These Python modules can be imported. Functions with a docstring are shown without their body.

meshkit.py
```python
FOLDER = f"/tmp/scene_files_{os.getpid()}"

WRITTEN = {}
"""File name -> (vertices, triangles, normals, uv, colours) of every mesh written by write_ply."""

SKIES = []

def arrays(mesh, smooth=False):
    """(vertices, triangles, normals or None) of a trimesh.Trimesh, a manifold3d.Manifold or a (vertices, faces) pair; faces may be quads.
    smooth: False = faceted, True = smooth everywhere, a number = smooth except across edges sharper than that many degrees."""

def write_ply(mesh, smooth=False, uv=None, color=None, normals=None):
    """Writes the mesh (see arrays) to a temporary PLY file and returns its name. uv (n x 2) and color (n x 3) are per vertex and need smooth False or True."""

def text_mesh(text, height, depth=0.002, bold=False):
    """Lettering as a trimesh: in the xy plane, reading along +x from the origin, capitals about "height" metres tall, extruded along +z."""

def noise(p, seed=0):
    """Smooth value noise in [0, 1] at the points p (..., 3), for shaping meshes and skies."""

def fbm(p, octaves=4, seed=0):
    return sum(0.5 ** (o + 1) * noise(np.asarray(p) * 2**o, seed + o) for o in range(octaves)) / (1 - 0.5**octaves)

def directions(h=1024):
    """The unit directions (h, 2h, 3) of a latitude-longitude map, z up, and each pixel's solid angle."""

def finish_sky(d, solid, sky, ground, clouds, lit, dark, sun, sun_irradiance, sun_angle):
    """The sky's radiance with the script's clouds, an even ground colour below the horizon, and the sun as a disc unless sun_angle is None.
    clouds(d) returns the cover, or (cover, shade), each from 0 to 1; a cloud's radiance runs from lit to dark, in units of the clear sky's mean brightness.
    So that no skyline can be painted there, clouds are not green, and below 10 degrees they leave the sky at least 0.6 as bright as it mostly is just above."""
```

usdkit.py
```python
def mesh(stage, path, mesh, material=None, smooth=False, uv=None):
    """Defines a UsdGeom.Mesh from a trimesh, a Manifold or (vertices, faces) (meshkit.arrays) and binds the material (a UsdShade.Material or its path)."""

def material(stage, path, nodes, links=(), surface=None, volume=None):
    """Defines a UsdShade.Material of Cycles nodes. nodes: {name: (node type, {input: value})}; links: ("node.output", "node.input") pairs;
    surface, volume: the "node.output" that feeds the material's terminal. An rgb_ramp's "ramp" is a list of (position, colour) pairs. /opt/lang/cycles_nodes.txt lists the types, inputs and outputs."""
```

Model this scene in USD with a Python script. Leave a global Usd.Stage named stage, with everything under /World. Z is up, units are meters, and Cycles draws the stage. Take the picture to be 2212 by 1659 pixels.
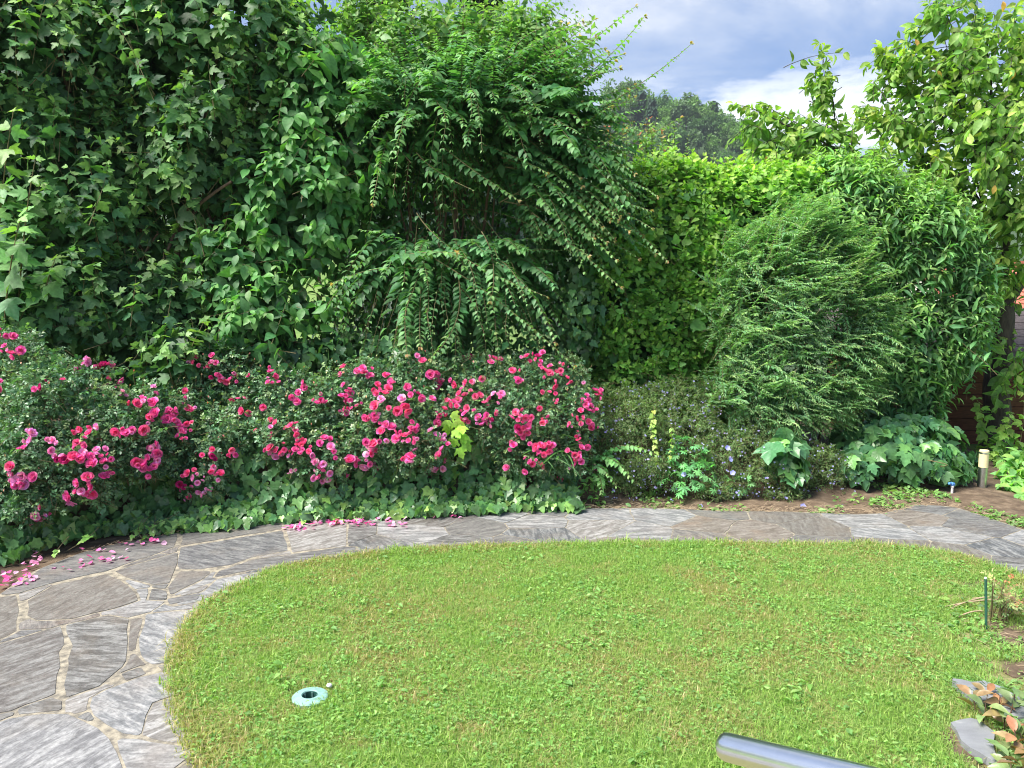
import math
import numpy as np
import trimesh
import shapely
from shapely.geometry import Polygon, Point, MultiPoint, LineString
from shapely.ops import voronoi_diagram, unary_union
from pxr import Usd, UsdGeom, UsdLux, UsdShade, Gf, Sdf, Vt
import usdkit, meshkit

T = Sdf.ValueTypeNames
stage = Usd.Stage.CreateInMemory()
UsdGeom.SetStageUpAxis(stage, "Z")
UsdGeom.SetStageMetersPerUnit(stage, 1.0)
UsdGeom.Xform.Define(stage, "/World")
UsdGeom.Scope.Define(stage, "/World/Looks")

# ------------------------------------------------------------------ camera, sky, sun, exposure
CAM_H, PITCH, FPX = 1.8, math.radians(7.0), 1640.0        # FPX: focal length in pixels of a 2212 x 1659 picture
EXPOSURE = 3.0
SUN_EL, SUN_AZ = math.radians(54), math.radians(-115)      # azimuth from +y (the view) towards +x
SUN_I, SUN_ANGLE, SKY_STRENGTH = 0.38, 30.0, 0.08
CCOS, CSIN = math.cos(PITCH), math.sin(PITCH)
cam = UsdGeom.Camera.Define(stage, "/World/camera")
cam.CreateHorizontalApertureAttr(36.0)
cam.CreateFocalLengthAttr(36.0 * FPX / 2212)
cam.CreateClippingRangeAttr(Gf.Vec2f(0.05, 20000))
cam.CreateExposureAttr(EXPOSURE)
cam.AddTransformOp().Set(Gf.Matrix4d(1, 0, 0, 0, 0, CSIN, CCOS, 0, 0, -CCOS, CSIN, 0, 0, 0, CAM_H, 1))

sun_dir = np.array([math.sin(SUN_AZ) * math.cos(SUN_EL), math.cos(SUN_AZ) * math.cos(SUN_EL), math.sin(SUN_EL)])
sun = UsdLux.DistantLight.Define(stage, "/World/sun")
sun.CreateNormalizeAttr(True)
sun.CreateIntensityAttr(SUN_I)
sun.CreateAngleAttr(SUN_ANGLE)
sun.CreateColorAttr(Gf.Vec3f(1.0, 0.95, 0.86))
_z = sun_dir
_x = np.cross([0, 0, 1.0], _z); _x /= np.linalg.norm(_x)
_y = np.cross(_z, _x)
sun.AddTransformOp().Set(Gf.Matrix4d(*_x, 0, *_y, 0, *_z, 0, 0, 0, 0, 1))

CLOUD_GAIN = 0.152
sky_mat = usdkit.material(stage, "/World/Looks/sky", {
    "tc": ("texture_coordinate", {}),
    "sep": ("separate_xyz", {}),
    "zp": ("math", {"math_type": "maximum", "value2": 0.0}),
    "zo": ("math", {"math_type": "add", "value2": 0.16}),
    "dx": ("math", {"math_type": "divide"}),
    "dy": ("math", {"math_type": "divide"}),
    "v": ("combine_xyz", {"z": 3.7}),
    "map": ("mapping", {"location": (2.0, 0.9, 0), "scale": (0.75, 1.0, 1)}),
    "n1": ("noise_texture", {"scale": 1.25, "detail": 9.0, "roughness": 0.58, "distortion": 0.35}),
    "n2": ("noise_texture", {"scale": 1.7, "detail": 7.0, "roughness": 0.6, "distortion": 0.2}),
    # low on the sky the cloud deck opens to a white band, wavy with the noise
    "el": ("math", {"math_type": "multiply_add", "value2": 0.30, "value3": -0.15}),
    "ez": ("math", {"math_type": "add"}),
    "low": ("map_range", {"from_min": 0.215, "from_max": 0.255, "to_min": 1.0, "to_max": 0.0, "clamp": True, "range_type": "smoothstep"}),
    "c1": ("rgb_ramp", {"ramp": [(0.0, (0.12, 0.25, 0.60)), (0.42, (0.17, 0.30, 0.61)), (0.52, (0.30, 0.41, 0.67)), (0.60, (0.52, 0.60, 0.78)), (0.70, (1.0, 1.0, 1.0))]}),
    "c2": ("rgb_ramp", {"ramp": [(0.0, (0.35, 0.48, 0.80)), (0.38, (0.5, 0.6, 0.85)), (0.46, (1.0, 1.03, 1.08)), (0.6, (1.4, 1.38, 1.34))]}),
    "mx": ("mix_color", {"use_clamp": False}),
    "sky": ("sky_texture", {"sky_type": "single_scattering", "sun_disc": False, "sun_elevation": SUN_EL, "sun_rotation": SUN_AZ, "altitude": 400.0}),
    "gain": ("mix", {"mix_type": "multiply", "fac": 1.0, "color2": (CLOUD_GAIN * 10,) * 3}),
    "fin": ("mix_color", {"fac": 0.92, "use_clamp": False}),
    "bg": ("background_shader", {"strength": SKY_STRENGTH}),
}, [("tc.generated", "sep.vector"), ("sep.z", "zp.value1"), ("zp.value", "zo.value1"),
    ("sep.x", "dx.value1"), ("zo.value", "dx.value2"), ("sep.y", "dy.value1"), ("zo.value", "dy.value2"),
    ("dx.value", "v.x"), ("dy.value", "v.y"), ("v.vector", "map.vector"), ("map.vector", "n1.vector"), ("map.vector", "n2.vector"),
    ("n2.fac", "el.value1"), ("sep.z", "ez.value1"), ("el.value", "ez.value2"), ("ez.value", "low.value"),
    ("n1.fac", "c1.fac"), ("n2.fac", "c2.fac"), ("low.result", "mx.fac"), ("c1.color", "mx.a"), ("c2.color", "mx.b"),
    ("mx.result", "gain.color1"), ("sky.color", "fin.a"), ("gain.color", "fin.b"), ("fin.result", "bg.color")], surface="bg.background")
dome = UsdLux.DomeLight.Define(stage, "/World/sky")
UsdShade.MaterialBindingAPI.Apply(dome.GetPrim()).Bind(sky_mat)

# ------------------------------------------------------------------ helpers
def norm(a):
    a = np.asarray(a, float)
    return a / np.maximum(np.linalg.norm(a, axis=-1, keepdims=True), 1e-9)

def ray(px, py):
    x, y = (np.asarray(px, float) - 1106) / FPX, -(np.asarray(py, float) - 829.5) / FPX
    return np.stack(np.broadcast_arrays(x, CCOS + y * CSIN, -CSIN + y * CCOS), -1)

def gnd(px, py, z=0.0):
    d = ray(px, py)
    t = (z - CAM_H) / d[..., 2]
    return np.array([0, 0, CAM_H]) + d * t[..., None]

def at(px, py, Y):
    d = ray(px, py)
    return np.array([0, 0, CAM_H]) + d * (np.asarray(Y, float) / d[..., 1])[..., None]

def project(p):
    q = p - np.array([0, 0, CAM_H])
    zc = q[:, 1] * CCOS - q[:, 2] * CSIN
    yc = q[:, 1] * CSIN + q[:, 2] * CCOS
    zz = np.maximum(zc, 1e-3)
    return 1106 + FPX * q[:, 0] / zz, 829.5 - FPX * yc / zz, zc

_used = {}
def path_for(name, parent="/World"):
    k = (parent, name)
    n = _used.get(k, 0)
    _used[k] = n + 1
    return f"{parent}/{name}" + (f"_{n:03d}" if n else "")

def data(prim, label=None, cat=None, group=None, kind=None):
    for k, v in (("label", label), ("category", cat), ("group", group), ("kind", kind)):
        if v:
            prim.SetCustomDataByKey(k, v)
    return prim

def thing(name, label, cat, loc=(0, 0, 0), group=None, kind=None):
    x = UsdGeom.Xform.Define(stage, path_for(name))
    x.AddTranslateOp().Set(Gf.Vec3d(*map(float, loc)))
    return data(x.GetPrim(), label, cat, group, kind)

def raw(path, v, f, mat, n=None, col=None):
    m = UsdGeom.Mesh.Define(stage, path)
    m.CreatePointsAttr(Vt.Vec3fArray.FromNumpy(np.ascontiguousarray(v, np.float32)))
    m.CreateFaceVertexCountsAttr(Vt.IntArray.FromNumpy(np.full(len(f), 3, np.int32)))
    m.CreateFaceVertexIndicesAttr(Vt.IntArray.FromNumpy(np.ascontiguousarray(f, np.int32).ravel()))
    m.CreateSubdivisionSchemeAttr("none")
    if n is not None:
        m.CreateNormalsAttr(Vt.Vec3fArray.FromNumpy(np.ascontiguousarray(n, np.float32)))
        m.SetNormalsInterpolation("vertex")
    if col is not None:
        UsdGeom.PrimvarsAPI(m).CreatePrimvar("tint", T.Color3fArray, "vertex").Set(Vt.Vec3fArray.FromNumpy(np.ascontiguousarray(col, np.float32)))
    UsdShade.MaterialBindingAPI.Apply(m.GetPrim()).Bind(M[mat])
    return m.GetPrim()

def part(parent, name, mesh, mat, smooth=False, kind=None, label=None):
    p = parent.GetPath().pathString if not isinstance(parent, str) else parent
    m = usdkit.mesh(stage, path_for(name, p), mesh, M[mat], smooth=smooth)
    return data(m.GetPrim(), label=label, kind=kind)

def tubes(P, R, sides=5):
    """P (S,K,3) curves with radii R (S,K): one mesh."""
    P = np.asarray(P, float); R = np.broadcast_to(R, P.shape[:2])
    t = norm(np.gradient(P, axis=1))
    ref = np.where(np.abs(t[..., 2:]) < 0.9, [0, 0, 1.0], [1.0, 0, 0])
    a = norm(np.cross(t, ref)); b = np.cross(t, a)
    ang = np.arange(sides) * 2 * np.pi / sides
    V = P[:, :, None] + R[:, :, None, None] * (np.cos(ang)[:, None] * a[:, :, None] + np.sin(ang)[:, None] * b[:, :, None])
    S, K = P.shape[:2]
    s, i, j = np.meshgrid(np.arange(S), np.arange(K - 1), np.arange(sides), indexing="ij")
    q = lambda i_, j_: (s * K + i_) * sides + (j_ % sides)
    F = np.stack([q(i, j), q(i, j + 1), q(i + 1, j + 1), q(i + 1, j)], -1).reshape(-1, 4)
    F = np.vstack([F[:, [0, 1, 2]], F[:, [0, 2, 3]]])
    return V.reshape(-1, 3), F

def bez(p0, p1, p2, K):
    t = np.linspace(0, 1, K)[:, None]
    return (1 - t) ** 2 * p0 + 2 * t * (1 - t) * p1 + t ** 2 * p2

# ------------------------------------------------------------------ materials
M = {}
def mk(name, *a, **k):
    M[name] = usdkit.material(stage, f"/World/Looks/{name}", *a, **k)

def leaf_mat(name, rough=0.45, spec=0.4, trans=0.35, tr=(1.25, 1.5, 0.45)):
    mk(name, {"at": ("attribute", {"attribute": "tint"}),
              "g": ("geometry", {}),
              "n": ("noise_texture", {"scale": 38.0, "detail": 3.0}),
              "r": ("map_range", {"from_min": 0.3, "from_max": 0.7, "to_min": 0.78, "to_max": 1.2}),
              "c": ("mix", {"mix_type": "multiply", "fac": 1.0}),
              "tc": ("mix", {"mix_type": "multiply", "fac": 1.0, "color2": tr}),
              "b": ("bump", {"strength": 0.25, "distance": 0.004}),
              "p": ("principled_bsdf", {"roughness": rough, "specular_ior_level": spec}),
              "t": ("translucent_bsdf", {}),
              "m": ("mix_closure", {"fac": trans})},
       [("g.position", "n.vector"), ("n.fac", "r.value"), ("at.color", "c.color1"), ("r.result", "c.color2"),
        ("c.color", "p.base_color"), ("c.color", "tc.color1"), ("tc.color", "t.color"), ("n.fac", "b.height"), ("b.normal", "p.normal"),
        ("p.BSDF", "m.closure1"), ("t.BSDF", "m.closure2")], surface="m.closure")
leaf_mat("leaf_soft", 0.5, 0.35, 0.4)
leaf_mat("leaf_gloss", 0.36, 0.5, 0.25)
leaf_mat("leaf_thin", 0.5, 0.3, 0.42)
leaf_mat("petal", 0.6, 0.2, 0.35, tr=(1.1, 0.8, 1.0))

def noise_mat(name, ramp, scale=8.0, detail=5.0, rough=0.85, bump=0.3, dist=0.01, stretch=(1, 1, 1), rot=(0, 0, 0), spec=0.3, metallic=0.0):
    mk(name, {"g": ("geometry", {}), "mp": ("mapping", {"scale": stretch, "rotation": rot}),
              "n": ("noise_texture", {"scale": scale, "detail": detail, "roughness": 0.62}),
              "r": ("rgb_ramp", {"ramp": ramp}), "b": ("bump", {"strength": bump, "distance": dist}),
              "p": ("principled_bsdf", {"roughness": rough, "specular_ior_level": spec, "metallic": metallic})},
       [("g.position", "mp.vector"), ("mp.vector", "n.vector"), ("n.fac", "r.fac"), ("r.color", "p.base_color"), ("n.fac", "b.height"), ("b.normal", "p.normal")], surface="p.BSDF")

noise_mat("bark", [(0.3, (0.05, 0.032, 0.022)), (0.7, (0.16, 0.10, 0.07))], 30, stretch=(1, 1, 0.25), bump=0.6)
noise_mat("bark_dark", [(0.3, (0.025, 0.02, 0.017)), (0.7, (0.085, 0.07, 0.058))], 26, stretch=(1, 1, 0.3), bump=0.7)
noise_mat("twig", [(0.3, (0.10, 0.085, 0.04)), (0.7, (0.17, 0.14, 0.07))], 30)
noise_mat("twig_dry", [(0.3, (0.22, 0.16, 0.10)), (0.7, (0.42, 0.33, 0.22))], 40)
noise_mat("soil", [(0.25, (0.045, 0.03, 0.02)), (0.5, (0.11, 0.078, 0.052)), (0.75, (0.22, 0.165, 0.115))], 9, 9, 0.95, 0.9, 0.03)
noise_mat("soil_dark", [(0.25, (0.015, 0.012, 0.008)), (0.75, (0.06, 0.045, 0.03))], 9, 8, 0.95, 0.8, 0.03)
noise_mat("thatch", [(0.3, (0.10, 0.12, 0.04)), (0.55, (0.19, 0.18, 0.08)), (0.75, (0.32, 0.27, 0.15))], 16, 8, 0.95, 0.8, 0.02)
noise_mat("field", [(0.3, (0.07, 0.14, 0.03)), (0.7, (0.16, 0.24, 0.06))], 0.6, 8, 0.95, 0.6, 0.05)
noise_mat("forest_floor", [(0.3, (0.02, 0.04, 0.015)), (0.7, (0.045, 0.08, 0.03))], 0.3, 6, 0.95)
noise_mat("far_hill", [(0.35, (0.03, 0.06, 0.035)), (0.65, (0.06, 0.10, 0.05))], 0.02, 9, 0.95, 0.0)
noise_mat("mortar", [(0.30, (0.085, 0.08, 0.07)), (0.42, (0.16, 0.145, 0.12)), (0.52, (0.235, 0.21, 0.165)), (0.62, (0.30, 0.27, 0.21)), (0.8, (0.37, 0.34, 0.27))], 24, 9, 0.92, 0.7, 0.01)
noise_mat("white_stone", [(0.25, (0.15, 0.155, 0.17)), (0.6, (0.205, 0.213, 0.23)), (0.72, (0.33, 0.33, 0.34))], 7, 7, 0.5, 0.25, 0.006, stretch=(1, 2.5, 1), rot=(0, 0, 0.6))

def stone_mat(i, rot, dark, light, patch):
    mk(f"stone_{'abcdefghijklmnopqr'[i]}", {
        "g": ("geometry", {}), "mp": ("mapping", {"mapping_type": "texture", "rotation": (0, 0, rot), "scale": (1 / 4.0, 1 / 16.0, 1 / 4.0), "location": (i * 3.1, i * 1.7, 0)}),
        "n": ("noise_texture", {"scale": 1.6, "detail": 9.0, "roughness": 0.74, "distortion": 0.5}),
        "n2": ("noise_texture", {"scale": 3.1, "detail": 6.0, "roughness": 0.6}),
        "n3": ("noise_texture", {"scale": 60.0, "detail": 4.0}),
        "r": ("rgb_ramp", {"ramp": [(0.30, tuple(0.55 * x for x in dark)), (0.46, dark), (0.56, tuple(0.5 * (a + b) for a, b in zip(dark, light))), (0.70, light)]}),
        "pm": ("map_range", {"from_min": 0.5, "from_max": 0.72, "to_min": 0.0, "to_max": 0.62, "clamp": True}),
        "mx": ("mix_color", {"b": patch}),
        "sp": ("map_range", {"from_min": 0.3, "from_max": 0.7, "to_min": 0.8, "to_max": 1.2}),
        "sm": ("mix", {"mix_type": "multiply", "fac": 1.0}),
        "ad": ("math", {"math_type": "add"}),
        "b": ("bump", {"strength": 0.4, "distance": 0.006}),
        "p": ("principled_bsdf", {"roughness": 0.62, "specular_ior_level": 0.4})},
       [("g.position", "mp.vector"), ("mp.vector", "n.vector"), ("g.position", "n2.vector"), ("g.position", "n3.vector"),
        ("n.fac", "r.fac"), ("n2.fac", "pm.value"), ("pm.result", "mx.fac"), ("r.color", "mx.a"), ("n3.fac", "sp.value"),
        ("mx.result", "sm.color1"), ("sp.result", "sm.color2"), ("sm.color", "p.base_color"), ("n.fac", "ad.value1"), ("n3.fac", "ad.value2"), ("ad.value", "b.height"), ("b.normal", "p.normal")], surface="p.BSDF")
STONES = [(0.15, (0.085, 0.083, 0.085), (0.22, 0.22, 0.215), (0.14, 0.12, 0.10)), (-0.9, (0.075, 0.077, 0.08), (0.26, 0.26, 0.255), (0.13, 0.11, 0.09)),
          (0.6, (0.10, 0.096, 0.094), (0.19, 0.185, 0.172), (0.16, 0.135, 0.11)), (1.15, (0.13, 0.13, 0.135), (0.33, 0.33, 0.33), (0.19, 0.175, 0.16)),
          (0.05, (0.13, 0.13, 0.132), (0.36, 0.355, 0.35), (0.20, 0.18, 0.165)), (-0.45, (0.115, 0.105, 0.098), (0.24, 0.22, 0.20), (0.20, 0.135, 0.09))]
for i, s in enumerate(STONES):
    for j, turn in enumerate((0.0, 0.75, -0.6)):
        stone_mat(i + 6 * j, s[0] + turn, tuple(c * 1.12 * w for c, w in zip(s[1], ((1, 1, 1), (1.06, 1.0, 0.93), (0.97, 1.0, 1.03))[j])), s[2], s[3])

def plain(name, col, rough=0.5, metallic=0.0, spec=0.5, nscale=40.0, amt=0.15, bump=0.05):
    mk(name, {"g": ("geometry", {}), "n": ("noise_texture", {"scale": nscale, "detail": 4.0}),
              "r": ("rgb_ramp", {"ramp": [(0.3, tuple(c * (1 - amt) for c in col)), (0.7, tuple(min(1, c * (1 + amt)) for c in col))]}),
              "b": ("bump", {"strength": bump, "distance": 0.002}),
              "p": ("principled_bsdf", {"roughness": rough, "metallic": metallic, "specular_ior_level": spec})},
       [("g.position", "n.vector"), ("n.fac", "r.fac"), ("r.color", "p.base_color"), ("n.fac", "b.height"), ("b.normal", "p.normal")], surface="p.BSDF")
plain("steel", (0.76, 0.77, 0.80), 0.24, 1.0, amt=0.04, bump=0.0)
plain("steel_brushed", (0.50, 0.50, 0.50), 0.32, 1.0, amt=0.1)
plain("cream_plastic", (0.66, 0.57, 0.33), 0.45, amt=0.05)
plain("green_plastic", (0.20, 0.36, 0.33), 0.55, nscale=60, amt=0.14)
plain("green_plastic_dark", (0.02, 0.075, 0.062), 0.5)
plain("green_stake", (0.02, 0.085, 0.06), 0.45, amt=0.25)
plain("blue_plastic", (0.10, 0.28, 0.65), 0.4)
plain("grey_plastic", (0.45, 0.47, 0.48), 0.5)
plain("shell_white", (0.65, 0.61, 0.60), 0.5, nscale=120, amt=0.3)
plain("house_wall", (0.62, 0.59, 0.53), 0.8, nscale=3, amt=0.08)
plain("window_dark", (0.03, 0.035, 0.04), 0.12)
noise_mat("shed_wood", [(0.3, (0.055, 0.02, 0.010)), (0.7, (0.135, 0.05, 0.024))], 10, 6, 0.75, 0.4, 0.01, stretch=(1, 1, 9))
noise_mat("shed_roof", [(0.3, (0.05, 0.042, 0.042)), (0.7, (0.11, 0.09, 0.09))], 20, 6, 0.9, 0.4, 0.01)
noise_mat("roof_tile", [(0.3, (0.27, 0.085, 0.055)), (0.7, (0.43, 0.165, 0.11))], 6, 6, 0.8, 0.2, 0.01)

# ------------------------------------------------------------------ leaf shapes (unit length along +x, normal +z)
TEMPL = []
def add_template(v, f):
    v, f = np.asarray(v, float), np.asarray(f, int)
    n = meshkit.arrays(trimesh.Trimesh(v, f, process=False), True)[2]
    n = np.where(n[:, 2:] < 0, -n, n)
    TEMPL.append((v, f, n))
    return len(TEMPL) - 1

def ovate(width, seg=4, peak=0.4, fold=0.25, droop=0.25, twist=0.0, petiole=0.0, wave=0.0, x0=0.0):
    xs = np.linspace(0, 1, seg + 1)
    shape = lambda x: np.where(x < peak, np.sin(np.pi / 2 * np.clip(x / peak, 0, 1)) ** 0.75, np.cos(np.pi / 2 * np.clip((x - peak) / (1 - peak), 0, 1)) ** 1.15)
    w = width / 2 * shape(xs); w[0] = w[-1] = 0
    v, idm, idl, idr = [], [], [], []
    for i, x in enumerate(xs):
        z = -droop * x * x
        idm.append(len(v)); v.append((x, 0, z))
        if 0 < i < seg:
            wv = wave * (-1) ** i
            idl.append(len(v)); v.append((x + 0.03, w[i], z + fold * w[i] + wv + twist * x))
            idr.append(len(v)); v.append((x + 0.03, -w[i], z + fold * w[i] - wv - twist * x))
    f = []
    L, R = [idm[0]] + idl + [idm[-1]], [idm[0]] + idr + [idm[-1]]
    for i in range(seg):
        for side, flip in ((L, 0), (R, 1)):
            q = [idm[i], idm[i + 1], side[i + 1], side[i]]
            for t in ((q[0], q[1], q[2]), (q[0], q[2], q[3])):
                if len(set(t)) == 3:
                    f.append(t[::-1] if flip else t)
    v = np.array(v)
    v[:, 0] = petiole + v[:, 0] * (1 - petiole)
    return v, np.array(f)

def lobed(half, cx=0.32, fold=0.18, droop=0.25, seed=0, jag=0.02, petiole=0.08):
    rng = np.random.default_rng(seed)
    h = np.array(half, float)
    left, right = h.copy(), h.copy()[1:-1][::-1]
    right[:, 1] *= -1
    out = np.vstack([left, right])
    out += rng.normal(0, jag, out.shape)
    v = np.vstack([[[cx, 0]], out])
    z = fold * np.abs(v[:, 1]) - droop * v[:, 0] ** 2 - 0.22 * v[:, 1] ** 2 + rng.normal(0, 0.018, len(v))
    v = np.column_stack([v, z]); v[:, 0] = petiole + v[:, 0] * (1 - petiole)
    n = len(out)
    f = [(0, 1 + (i + 1) % n, 1 + i) for i in range(n)]
    return v, np.array(f)

VIB = [(0, 0), (0.0, 0.16), (0.10, 0.30), (0.22, 0.36), (0.33, 0.47), (0.46, 0.50), (0.58, 0.57), (0.53, 0.40), (0.50, 0.25), (0.60, 0.25), (0.68, 0.29), (0.76, 0.19), (0.88, 0.11), (1.0, 0.0)]
IVY = [(0, 0), (-0.12, 0.16), (-0.10, 0.32), (0.02, 0.40), (0.13, 0.36), (0.27, 0.52), (0.36, 0.36), (0.46, 0.27), (0.62, 0.25), (0.80, 0.14), (1.0, 0.0)]
HDG = [(0, 0), (0.12, 0.25), (0.42, 0.46), (0.50, 0.26), (0.74, 0.25), (1.0, 0.0)]
SPECIES = {}
def species(name, variants):
    SPECIES[name] = np.array([add_template(*x) for x in variants])
species("viburnum", [lobed(VIB, fold=f, droop=d, seed=s) for s, (f, d) in enumerate([(0.2, 0.15), (0.35, 0.35), (0.05, 0.45), (0.3, 0.25), (0.15, 0.6)])])
species("ivy", [lobed(IVY, 0.25, fold=f, droop=d, seed=10 + s, petiole=0.0) for s, (f, d) in enumerate([(0.15, 0.15), (0.3, 0.25), (0.02, 0.3), (0.2, 0.05)])])
species("hedge", [lobed(HDG, fold=f, droop=d, seed=20 + s) for s, (f, d) in enumerate([(0.2, 0.1), (0.4, 0.3), (0.1, 0.4), (0.3, 0.2)])])
species("creeper", [lobed(VIB, fold=f, droop=d, seed=30 + s, jag=0.012) for s, (f, d) in enumerate([(0.25, 0.2), (0.3, 0.4), (0.1, 0.3)])])
species("broad", [ovate(0.58, 5, 0.42, f, d, wave=0.012) for f, d in [(0.2, 0.25), (0.4, 0.4), (0.1, 0.5), (0.3, 0.15)]])
species("arch", [ovate(0.58, 3, 0.36, f, d, petiole=0.05) for f, d in [(0.25, 0.15), (0.4, 0.3), (0.15, 0.4)]])
species("lance", [ovate(0.34, 3, 0.42, f, d) for f, d in [(0.3, 0.25), (0.5, 0.5), (0.3, 0.75)]])
species("cherry", [ovate(0.46, 5, 0.5, f, d, petiole=0.10, wave=0.01) for f, d in [(0.4, 0.2), (0.6, 0.45), (0.3, 0.6), (0.5, 0.1)]])
species("needle", [(np.array([(0, 0, 0), (0.45, 0.12, f), (1, 0, -d), (0.45, -0.12, f)]), np.array([(0, 2, 1), (0, 3, 2)])) for f, d in [(0.04, 0.1), (0.06, 0.3)]])
species("small", [ovate(0.6, 3, 0.45, f, d) for f, d in [(0.3, 0.2), (0.5, 0.35)]])
species("strap", [ovate(0.07, 7, 0.35, 0.6, d) for d in (0.5, 0.8, 1.1)])

def merge(parts):
    vs, fs, n = [], [], 0
    for v, f in parts:
        vs.append(v); fs.append(np.asarray(f) + n); n += len(v)
    return np.vstack(vs), np.vstack(fs)

def placed(v, x, y, z, yaw, pitch, roll, s):
    r = trimesh.transformations.euler_matrix(roll, -pitch, yaw, "sxyz")[:3, :3]
    return (v * s) @ r.T + np.array([x, y, z])

def rose_leaf(seed):
    rng = np.random.default_rng(seed)
    parts = []
    for x, side in ((0.3, 1), (0.3, -1), (0.58, 1), (0.58, -1), (0.66, 0)):
        v, f = ovate(0.62, 2, 0.5, 0.35, 0.25)
        yaw = side * (1.05 + rng.normal(0, 0.12))
        parts.append((placed(v, x, 0, -0.15 * x * x, yaw, rng.normal(0.0, 0.3), rng.normal(0, 0.3), 0.36 + 0.05 * (side == 0)), f))
    parts.append((np.array([(0, 0.012, 0), (0, -0.012, 0), (0.7, 0, -0.07)]), [(0, 1, 2)]))
    return merge(parts)
species("rose", [rose_leaf(s) for s in range(5)])

def palmate(seed, n=7):
    rng = np.random.default_rng(seed)
    parts = []
    for k in range(n):
        a = (k - (n - 1) / 2) * 0.72
        v, f = ovate(0.3, 3, 0.6, 0.3, 0.3)
        parts.append((placed(v, 0.45, 0, 0, a, rng.normal(0, 0.1), 0, 0.55 * (1 - 0.06 * abs(k - 3))), f))
    parts.append((np.array([(0, 0.01, -0.2), (0, -0.01, -0.2), (0.45, 0, 0)]), [(0, 1, 2)]))
    return merge(parts)
species("palmate", [palmate(s) for s in range(3)])

def clover(seed):
    rng = np.random.default_rng(seed)
    parts = []
    for k in range(3):
        v, f = ovate(0.85, 3, 0.6, 0.3, 0.1)
        parts.append((placed(v, 0, 0, 0, k * 2.09, rng.normal(0.05, 0.1), 0, 0.5), f))
    return merge(parts)
species("clover", [clover(s) for s in range(3)])

def flower5(seed, n=5, cup=0.25, w=0.85):
    rng = np.random.default_rng(seed)
    parts = []
    for k in range(n):
        v, f = ovate(w, 3, 0.65, 0.2, -cup)
        parts.append((placed(v, 0, 0, 0, k * 2 * np.pi / n + rng.normal(0, 0.05), 0.2, 0, 0.5), f))
    return merge(parts)
species("flower", [flower5(s) for s in range(2)])

# ------------------------------------------------------------------ plants: gathered first, written at the end
PLANTS = []
class Plant:
    def __init__(s, name, label, cat, base, group=None, leafmat="leaf_soft", leafname="leaf", pick=300, foliage="foliage"):
        s.__dict__.update(name=name, label=label, cat=cat, base=np.array(base, float), group=group, leafmat=leafmat, leafname=leafname, pick=pick, foliage=foliage)
        s.L, s.solid, s.extra = [], [], []
        PLANTS.append(s)

    def leaves(s, sp, pos, axis, nref, size, col, rng):
        """Adds leaves: base points, midrib directions, wanted normals, lengths, colours."""
        a = norm(axis)
        n = norm(nref - (nref * a).sum(-1, keepdims=True) * a)
        y = np.cross(n, a)
        R = np.stack([a, y, n], -1)
        ids = SPECIES[sp][rng.integers(0, len(SPECIES[sp]), len(pos))]
        s.L.append((ids, pos, R, np.broadcast_to(size, (len(pos),)).astype(float), col))

    def gather(s):
        if not s.L:
            return None
        return [np.concatenate([x[i] for x in s.L]) for i in range(5)]

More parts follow.
